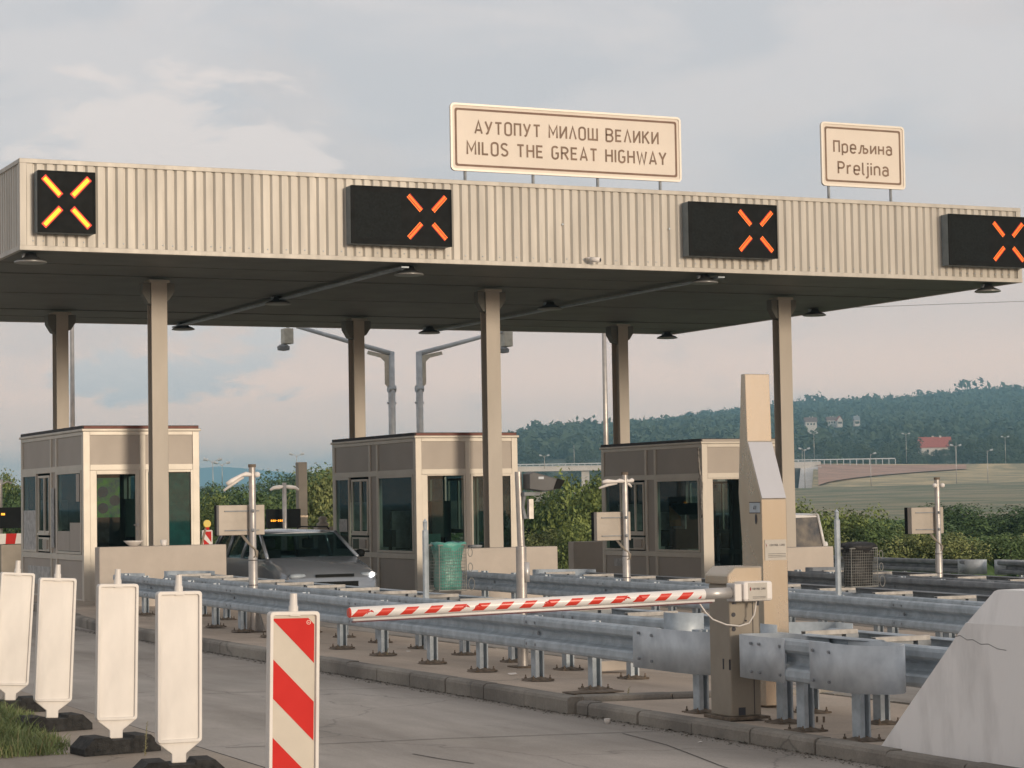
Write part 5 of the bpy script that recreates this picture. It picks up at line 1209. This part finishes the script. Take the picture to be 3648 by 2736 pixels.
t = thing('road_bridge', (*WP(715, .07*715), 0), 'long pale concrete road bridge crossing the fields behind the right booth', 'bridge'); T0 = t.location.copy()
def bpart(mb, n, m):
    o = mb.build(n, m, None); o.parent = t; o.location = -T0; return o
m_deck = mat('bridge_concrete', (.60, .57, .54), .85, var=.08, scale=.2)
zt_ = 12.6
bpart(box_da(MB(), .0, .1358, 712, 10, zt_-1.5, zt_), 'deck', m_deck)
mb = MB(); box_da(mb, .0, .1358, 711.7, .2, zt_+.02, zt_+.18); box_da(mb, .0, .1686, 711.9, .15, zt_+.55, zt_+.85)
for i in range(60):
    a = .0+.1686*i/59; box_da(mb, a, a+.0003, 712, .2, zt_+.0 if a < .1358 else zt_-1.2, zt_+.6)
bpart(mb, 'railing', m_galvl)
bpart(box_da(MB(), .1225, .1350, 700, 12, -2, zt_-1.52), 'abutment', m_deck)
bpart(box_da(MB(), .1190, .1268, 699.4, .5, 4.5, zt_-2.0), 'opening_shade', mat('bridge_shadow', (.10, .10, .10), .9))  # dark slab on the abutment, painted as the shade of an opening
q0, q1, q2, q3 = (.1268, 699, zt_-2.2), (.1358, 699, zt_-1.6), (.1432, 672, 4.6), (.1250, 668, 1.0)
mb = MB(); mb.add([(*WP(d, a*d), z) for a, d, z in (q0, q1, q2, q3)]+[(*WP(d+8, a*(d+8)), z-6) for a, d, z in (q0, q1, q2, q3)], [(0, 1, 2, 3), (4, 7, 6, 5), (0, 4, 5, 1), (1, 5, 6, 2), (2, 6, 7, 3), (3, 7, 4, 0)])
bpart(mb, 'slope_paving', mat('paving_pale', (.70, .66, .62), .85, var=.06, scale=.3))
for a in (.0, .03, .06, .09): bpart(box_da(MB(), a, a+.0035, 714, 5, -2, zt_-1.52), 'pier', m_deck)
def house(u0, u1, vb, ve, vr, d, lab, roofm, wallm=m_render, name='house', deep=9, gable=False):
    um = (u0+u1)/2; a = (um-1824)/FPX; x, y = WP(d, a*d); S = d/FPX; w = (u1-u0)/2*S
    zb = 1.8+(HV(um)-vb)*S; ze = 1.8+(HV(um)-ve)*S; zr = 1.8+(HV(um)-vr)*S
    t = thing(name, (x, y, zb-3), lab, 'house', 'houses on the hillside', rz=-YAW); h1 = ze-zb+3; h2 = zr-zb+3
    if not gable:
        MB().box(-w*.88, w*.88, -deep/2+.6, deep/2-.6, 0, h1).build('wall', wallm, t)
        MB().prism([(-deep/2, h1-.2), (deep/2, h1-.2), (0, h2)], -w, w, 'x').build('roof', roofm, t)
        mb = MB().box(-w*.15, -w*.02, 0, .5, h2-.8, h2+.5).box(w*.3, w*.42, -.3, .3, h2-.8, h2+.6)
        mb.build('chimney', wallm, t)
    else:
        MB().prism([(-w, 0), (w, 0), (w, h1), (0, h2), (-w, h1)], -deep/2, deep/2, 'y').build('wall', wallm, t)
        MB().prism([(-w*1.15, h1-.3), (0, h2+.05), (w*1.15, h1-.3), (w*1.15, h1), (0, h2+.35), (-w*1.15, h1)], -deep/2-.4, deep/2+.4, 'y').build('roof', roofm, t)
    mb = MB()
    for k in (-.5, 0., .45): mb.box(w*k-.5, w*k+.5, -deep/2+(.56 if not gable else -.04), -deep/2+(.6 if not gable else 0), max(h1-2.3, .5), h1-1.0)
    mb.build('window', m_glass, t); return t
house(3265, 3384, 1612, 1594, 1557, 1000, 'red-roofed white farmhouse standing among trees below the wooded hill', m_redroof)
house(2862, 2908, 1526, 1503, 1487, 1500, 'pale two-storey house, leftmost of the houses on the hill', mat('dull_tiles', (.20, .13, .11), .9))
house(2978, 2996, 1507, 1498, 1484, 1500, 'small white gable house right of the pale two-storey house on the hill', m_redroof, gable=True)
house(2940, 2978, 1507, 1497, 1485, 1520, 'brown-roofed house beside the small white gable on the hill', mat('dull_tiles', (.2, .13, .11)))
house(3038, 3060, 1503, 1497, 1482, 1500, 'small grey-roofed hut, rightmost of the hill houses', m_galvd)
x, y = WP(150, 0)
mb = MB(); pts = []
for i in range(21):
    a = .02+.30*i/20; d = 150; x, y = WP(d, a*d); pts.append((x, y, 14.35+(a-.17)*3.0))
tag(mb.tube(pts, .013, 5).build('power_line', m_black, None), 'thin dark overhead wire crossing the sky right of the canopy', 'wire')

# ------------------------------------------------------------------ vegetation
def leafcloud(seed, n, w, h, blobs, leaf, gap=.0, flat=1.):
    r = random.Random(seed); B = []
    for i in range(blobs):
        a = r.uniform(0, 2*pi); q = r.random()**.5*w*.34; z = h*r.uniform(.12, .80); sz = r.uniform(.22, .40)*min(w, h)*(.75 if z > h*.6 else 1)
        B.append((q*cos(a), q*sin(a), z, sz))
    B.append((0, 0, h*.45, min(w, h)*.42))
    vs = []; fs = []
    for i in range(n):
        b = r.choice(B); u = r.uniform(-1, 1); a = r.uniform(0, 2*pi); k = sqrt(1-u*u); rr = b[3]*(r.uniform(.80, 1.06) if r.random() < .8 else r.uniform(1.0, 1.28))
        p = Vector((b[0]+rr*k*cos(a), b[1]+rr*k*sin(a), b[2]+rr*u*flat))
        if p.z < .02*h: p.z = abs(p.z)*.5+.02
        nrm = Vector((k*cos(a), k*sin(a), u))+Vector((r.uniform(-.8, .8), r.uniform(-.8, .8), r.uniform(-.5, .9))); nrm.normalize()
        t1 = nrm.cross(Vector((r.uniform(-1, 1), r.uniform(-1, 1), r.uniform(-1, 1)))).normalized(); t2 = nrm.cross(t1); s = leaf*r.uniform(.6, 1.3)
        c = len(vs); vs += [tuple(p-t1*s), tuple(p-t2*s*.5), tuple(p+t1*s), tuple(p+t2*s*.5)]; fs.append((c, c+1, c+2, c+3))
    return vs, fs
BM = []
for i in range(5):
    vs, fs = leafcloud(20+i, 6500, 3.0, 2.6, 20, .072)
    mb = MB().add(vs, fs); f = mb.build('foliage', m_leaf[i % 4], None, fix=False); me = f.data; bpy.data.objects.remove(f)
    mb = MB(); r = random.Random(i)
    for k in range(6):
        a = r.uniform(0, 6.3); mb.tube([(0, 0, -.4), (.3*cos(a), .3*sin(a), .8), (.75*cos(a), .75*sin(a), 1.9)], [.04, .03, .012], 5)
    s_ = mb.build('trunk', m_bark, None); ms_ = s_.data; bpy.data.objects.remove(s_)
    BM.append((me, ms_))
def bush(u, vtop, d, wid, k, lab, grp, name='bush', cat='bush', mi=None):
    a = (u-1824)/FPX; x, y = WP(d, a*d); zb = TP(d if d <= 100 else 100+(d-100)*.29, a)[2]-.15; H = 1.8+(HV(u)-vtop)/FPX*d-zb; H = max(H, .9)
    t = thing(name, (x, y, zb), lab, cat, grp, rz=rnd.uniform(0, 6.28)); me, ms_ = BM[k % 5]
    for nme, m in (('foliage', me), ('trunk', ms_)):
        o = bpy.data.objects.new(nme, m); COL.objects.link(o); o.parent = t; o.scale = (wid/3.0, wid/3.0, H/2.72)
    return t
D_ = 1.6492
for i, (u, v, d, w, k, lab) in enumerate([
    (445, 1062, 78, 2.4, 0, 'bright bush touching the right side of the left booth'), (492, 1046, 84, 3.0, 2, 'bush behind the small sign box, above the dark car'), (548, 1062, 76, 3.0, 1, 'bush directly behind the wrapped camera pole above the car'),
    (600, 1070, 80, 2.6, 3, 'low bush behind the black message board'), (645, 1045, 90, 3.2, 2, 'bush left of the brown steel column above the car roof'), (690, 1022, 82, 2.8, 1, 'tall bush between the brown steel column and the middle booth'), (722, 998, 76, 2.6, 3, 'light leafy bush half hidden by the middle booth'),
    (1150, 1062, 74, 2.6, 1, 'dark bush under the grey camera housing'), (1205, 1040, 76, 2.8, 2, 'dark bush in the middle between middle and right booths'), (1262, 1016, 72, 2.8, 0, 'tall bright bush left of the right booth'), (1165, 1135, 66, 1.8, 3, 'low bright bush behind the far rail beside the middle booth'), (1300, 1030, 78, 2.5, 1, 'bush whose top shows against the corner of the right booth'), (1250, 1120, 65, 1.9, 0, 'low bush before the tall ones left of the right booth'),
    (1735, 1080, 72, 2.2, 0, 'bright bush right behind the white van'), (1790, 1135, 70, 2.2, 3, 'bright bush above the white van roof'), (1850, 1092, 72, 2.4, 0, 'pointed bright bush above the black litter bin'), (1900, 1124, 70, 2.0, 1, 'bright bush right of the pointed one behind the rails'), (1955, 1138, 68, 2.0, 3, 'bush left of the small sign at the right'), (2010, 1150, 69, 2.0, 0, 'bush behind the small sign pole at the right'),
    (2062, 1143, 67, 2.0, 3, 'bush just right of the small sign pole'), (2115, 1160, 68, 2.2, 0, 'bush near the right edge above the concrete block'), (2170, 1152, 67, 2.0, 1, 'second bush from the right edge'), (2222, 1145, 69, 2.2, 3, 'bush cut by the right edge of the picture'),
    (1985, 1120, 96, 3.6, 2, 'dark bush in the hollow behind the small sign'), (2060, 1084, 100, 3.6, 2, 'wide dark bush in the hollow right of the sign pole'), (2150, 1108, 104, 4.0, 2, 'dark bush in the hollow near the right edge'), (1900, 1138, 92, 2.8, 4, 'dark low bush in the hollow left of the sign pole'), (2225, 1088, 100, 3.6, 2, 'dark bush in the hollow at the right edge')]):
    bush(u*D_, v*D_, d, w, k, lab, 'roadside bushes')
for u, v, d, w, k, lab in ((448, 1040, 190, 5, 2, 'bluish tree behind the bushes right of the left booth'), (640, 1012, 240, 9, 2, 'bluish group tree behind the black message board'), (690, 1000, 260, 9, 4, 'bluish tree left of the middle booth, further away'), (590, 1035, 200, 6, 2, 'small bluish tree above the wrapped cameras'), (28, 1040, 96, 2.6, 2, 'sparse tree at the left edge beside the left booth'), (38, 1012, 100, 2.2, 4, 'taller sparse tree at the left edge'), (8, 1060, 130, 4, 2, 'pale bush at the left picture edge')):
    bush(u*D_, v*D_, d, w, k, lab, 'trees beyond the bushes', 'tree', 'tree')
# trees along the far road and round the farmhouse
vs, fs = leafcloud(77, 1100, 9., 9., 12, .42); f = MB().add(vs, fs).build('foliage', m_hillf, None, fix=False); FT1 = f.data; bpy.data.objects.remove(f)
vs, fs = leafcloud(78, 1100, 9., 10.5, 12, .42); f = MB().add(vs, fs).build('foliage', m_hillf, None, fix=False); FT2 = f.data; bpy.data.objects.remove(f)
f = MB().tube([(0, 0, -1), (.2, 0, 2), (0, .2, 6)], [.3, .22, .1], 6).build('trunk', m_bark, None); FTT = f.data; bpy.data.objects.remove(f)
r = random.Random(5)
spots = []
for i in range(64):
    u = 1700+(3720-1700)*(i+.5)/64+r.uniform(-14, 14); spots.append((u, r.uniform(775, 905), r.uniform(.75, 1.25)))
for u, d, s in ((3240, 930, .8), (3290, 925, .55), (3330, 920, .5), (3375, 930, .6), (3410, 940, .9), (3260, 1035, 1.0), (3320, 1040, 1.2), (3395, 1035, 1.1)): spots.append((u, d, s))
for i, (u, d, s) in enumerate(spots):
    if d < 910 and 3240 < u < 3400: s *= .55
    a = (u-1824)/FPX; do = interp([(b, q) for q, b in DM], d); x, y, z = TP(do, a)
    t = thing('tree', (x, y, z-.4), 'round dark tree in the row along the far road under the wooded hill', 'tree', 'trees along the far road', rz=r.uniform(0, 6.28))
    for nm, m in (('foliage', FT1 if i % 2 else FT2), ('trunk', FTT)):
        o = bpy.data.objects.new(nm, m); COL.objects.link(o); o.parent = t; o.scale = (s*1.15, s*1.15, s)
# the wooded hill: one mass of small crowns
mb = MB(); base = [leafcloud(200+k, 46, 10, 9, 5, 1.5) for k in range(10)]
V_ = []; F_ = []
n_t = 0
for i in range(9000):
    do = r.uniform(470, 1040)**1.0; a = r.uniform(-.06, .27)
    if r.random() > (do/1040): continue
    x, y, z = TP(do, a); n = interp(DM, do)
    # leave a few clearings
    if sin(x*.013+2)*cos(y*.011) > .72 and do < 900: continue
    if any(abs(a-(hu-1824)/FPX) < .0048 and hd_-330 < n < hd_+14 for hu, hd_ in ((2885, 1500), (2960, 1500), (2987, 1500), (3049, 1500), (3325, 1000))): continue
    s = r.uniform(.6, 1.3)**1.3*(1.25 if do > 960 else 1.15)
    if do > 960 and r.random() < .04: s *= 1.5
    vs, fs = base[n_t % 10]; c_, s_ = cos(n_t), sin(n_t); b = len(V_)
    V_ += [(x+(p[0]*c_-p[1]*s_)*s, y+(p[0]*s_+p[1]*c_)*s, z+p[2]*s-1) for p in vs]; F_ += [tuple(b+q for q in f) for f in fs]; n_t += 1
mb.v = V_; mb.f = F_; mb.m = [0]*len(F_)
tag(mb.build('forest', m_hillf, None, fix=False), 'dense wood covering the hazy hill', 'forest', kind='stuff')
# scrubby ground cover on the lower field
V_ = []; F_ = []
for i in range(5200):
    d = r.uniform(66, 128); a = r.uniform(.10, .27)*1. if r.random() < .75 else r.uniform(-.2, .27); x, y, z = TP(d, a); n = interp(DM, d)
    for k in range(5):
        h = r.uniform(.12, .42)*(1+n/400); w = h*.9; an = r.uniform(0, 3.14); px, py = x+r.uniform(-.8, .8)*(1+n/150), y+r.uniform(-.8, .8)*(1+n/150); b = len(V_)
        V_ += [(px-w*cos(an), py-w*sin(an), z), (px+w*cos(an), py+w*sin(an), z), (px+w*.5*cos(an)+r.uniform(-.2, .2), py+w*.5*sin(an), z+h), (px-w*.6*cos(an), py-w*.6*sin(an), z+h*.8)]; F_.append((b, b+1, b+2, b+3))
mb = MB(); mb.v = V_; mb.f = F_; mb.m = [0]*len(F_)
tag(mb.build('scrub', m_leaf[2], None, fix=False), 'low green scrub covering the field', 'ground cover', kind='stuff')
# grass beside the marker boards
def blades(n, fn, h0, h1, seed, lean=.5, wd=.004):
    r = random.Random(seed); V = []; F = []; Mi = []
    for i in range(n):
        x, y, s = fn(r); h = r.uniform(h0, h1)*s; a = r.uniform(0, 6.3); l = r.uniform(.1, lean)*h; w = wd*r.uniform(.7, 1.4); b = len(V); ca, sa = cos(a), sin(a); pa = r.uniform(0, 3.14); cx, cy = cos(pa)*w, sin(pa)*w
        z = .008
        V += [(x-cx, y-cy, z), (x+cx, y+cy, z), (x+l*.4*ca+cx*.7, y+l*.4*sa+cy*.7, z+h*.6), (x+l*.4*ca-cx*.7, y+l*.4*sa-cy*.7, z+h*.6), (x+l*ca, y+l*sa, z+h)]
        F += [(b, b+1, b+2, b+3), (b+3, b+2, b+4)]; k = 1 if r.random() < .12 else 0; Mi += [k, k]
    mb = MB(); mb.v = V; mb.f = F; mb.m = Mi; return mb
def patch(r):
    while True:
        y = r.uniform(16.45, 20.5); x = r.uniform(3.0, 4.9); e = 4.18+.13*(y-16.6)+.07*sin(y*9)+.04*sin(y*23)
        if x > e: continue
        s = min(1, (e-x)/.25+.35)*(.7+.5*sin(x*7)*cos(y*5)+.25)
        if s > .12: return x, y, min(1.2, s)
tag(blades(15000, patch, .03, .16, 3, 1.1, .0045).build('grass', [m_grass, m_straw], None, fix=False), 'rough green grass on the verge below the marker boards', 'grass', kind='stuff')
def plant(x, y, z, h, n, lab, dry=False, seed=0):
    r = random.Random(seed); t = thing('weed', (x, y, z), lab, 'weed'); mb = MB(); st = MB()
    for s in range(1 if dry else 5):
        a = r.uniform(0, 6.3); tip = Vector((.25*h*cos(a), .25*h*sin(a), h*r.uniform(.8, 1))) if not dry else Vector((.02, 0, h)); st.tube([(0, 0, 0), tuple(tip*.5+Vector((0, 0, .02))), tuple(tip)], [.003, .0025, .001], 4)
        for k in range(n):
            f = (k+1)/n; p = tip*f; an = r.uniform(0, 6.3); L = (.045 if not dry else .022)*(1.2-f*.5); w = L*.28; d = Vector((cos(an), sin(an), .55)).normalized(); q = d.cross(Vector((0, 0, 1))).normalized()*w
            b = [p, p+d*L*.5+q, p+d*L, p+d*L*.5-q]; mb.add([tuple(v) for v in b], [(0, 1, 2, 3)])
    st.build('stem', m_straw if dry else m_grass, t); mb.build('leaves', m_straw if dry else m_leaf[0], t, fix=False)
plant(4.62, 16.05, .008, .24, 40, 'dry upright weed before the third marker board', True, 1)
plant(9.52, 14.15, .10, .085, 12, 'small leafy green weed beside the second post of the loop barrier', False, 2)
plant(9.12, 17.05, .15, .06, 8, 'dry tuft on the pavement step near the rusty plate', True, 4)
for i, (x, y, l_) in enumerate(((9.38, 20.5, 'dry tuft beside a guardrail post foot near the white paper scrap'), (9.36, 23.05, 'dry tuft at a guardrail post foot behind the barrier arm tip'), (9.5, 26.1, 'dry tuft at a guardrail post foot right of the striped board'), (9.3, 17.95, 'dry tuft at the post foot nearest the pavement step'))):
    plant(x, y, .15, .07, 9, l_, True, 10+i)
# little things lying about
tag(MB().box(-.19, .19, -.07, .07, 0, .10).build('stone_block', m_wall, None, bevel=.008, loc=(10.36, 19.75, .13)), 'yellowish kerb stone lying loose on the pavement behind the front guardrail', 'stone').rotation_euler = (0, 0, .1)
tag(MB().box(-.24, .24, -.12, .12, 0, .008).build('manhole_cover', m_rust, None, loc=(8.98, 17.42, .149)), 'rusty square plate set in the pavement near the kerb corner', 'cover plate')
tag(MB().lathe([(.012, 0), (.024, .018), (.028, .04), (.018, .042)], n=9).build('paper_cup', m_cabw, None, loc=(8.5, 16.25, .0)), 'crumpled white cup in the gutter at the kerb corner', 'litter')
def scrap(x, y, z, s, lab, seed):
    r = random.Random(seed); vs = [(r.uniform(-s, s), r.uniform(-s*.7, s*.7), r.uniform(.004, s*.5)) for i in range(9)]
    bm = bmesh.new(); [bm.verts.new(v) for v in vs]; bmesh.ops.convex_hull(bm, input=bm.verts); me = bpy.data.meshes.new('paper_scrap'); bm.to_mesh(me); bm.free(); me.materials.append(m_cabw)
    o = bpy.data.objects.new('paper_scrap', me); COL.objects.link(o); o.location = (x, y, z); tag(o, lab, 'litter')
scrap(9.32, 19.75, .135, .05, 'white paper scrap beside a post base behind the kerb', 1)
scrap(9.85, 23.6, .13, .035, 'tiny white paper scrap on the pavement between the two rails', 2)
scrap(8.5, 21.7, .0, .025, 'tiny pale scrap in the gutter below the kerb', 3)
scrap(8.4, 14.6, .0, .025, 'tiny white scrap in the gutter below the barrier cabinet', 4)
for i, (x, y) in enumerate(((9.28, 14.72), (9.44, 14.62), (9.475, 14.58))):
    tag(MB().tube([(0, 0, 0), (0, 0, .045)], .009, 6).build('anchor_bolt', m_rust, None, loc=(x, y, .09)), ('single rusty bolt stub right of the barrier cabinet foot', 'left of two paired bolt stubs on the front pavement', 'right of two paired bolt stubs on the front pavement')[i], 'bolt')

# ------------------------------------------------------------------ air
m_haze = bpy.data.materials.new('haze'); m_haze.use_nodes = True; _t = m_haze.node_tree; _t.nodes.clear()
_o = _t.nodes.new('ShaderNodeOutputMaterial'); _v = _t.nodes.new('ShaderNodeVolumePrincipled'); _v.inputs['Color'].default_value = (.42, .77, 1.0, 1); _v.inputs['Density'].default_value = .00028; _v.inputs['Anisotropy'].default_value = .1
_t.links.new(_v.outputs[0], _o.inputs['Volume'])
tag(MB().box(-3200, 8600, -500, 8600, -2.7, 172).build('haze', m_haze, None), kind='stuff')
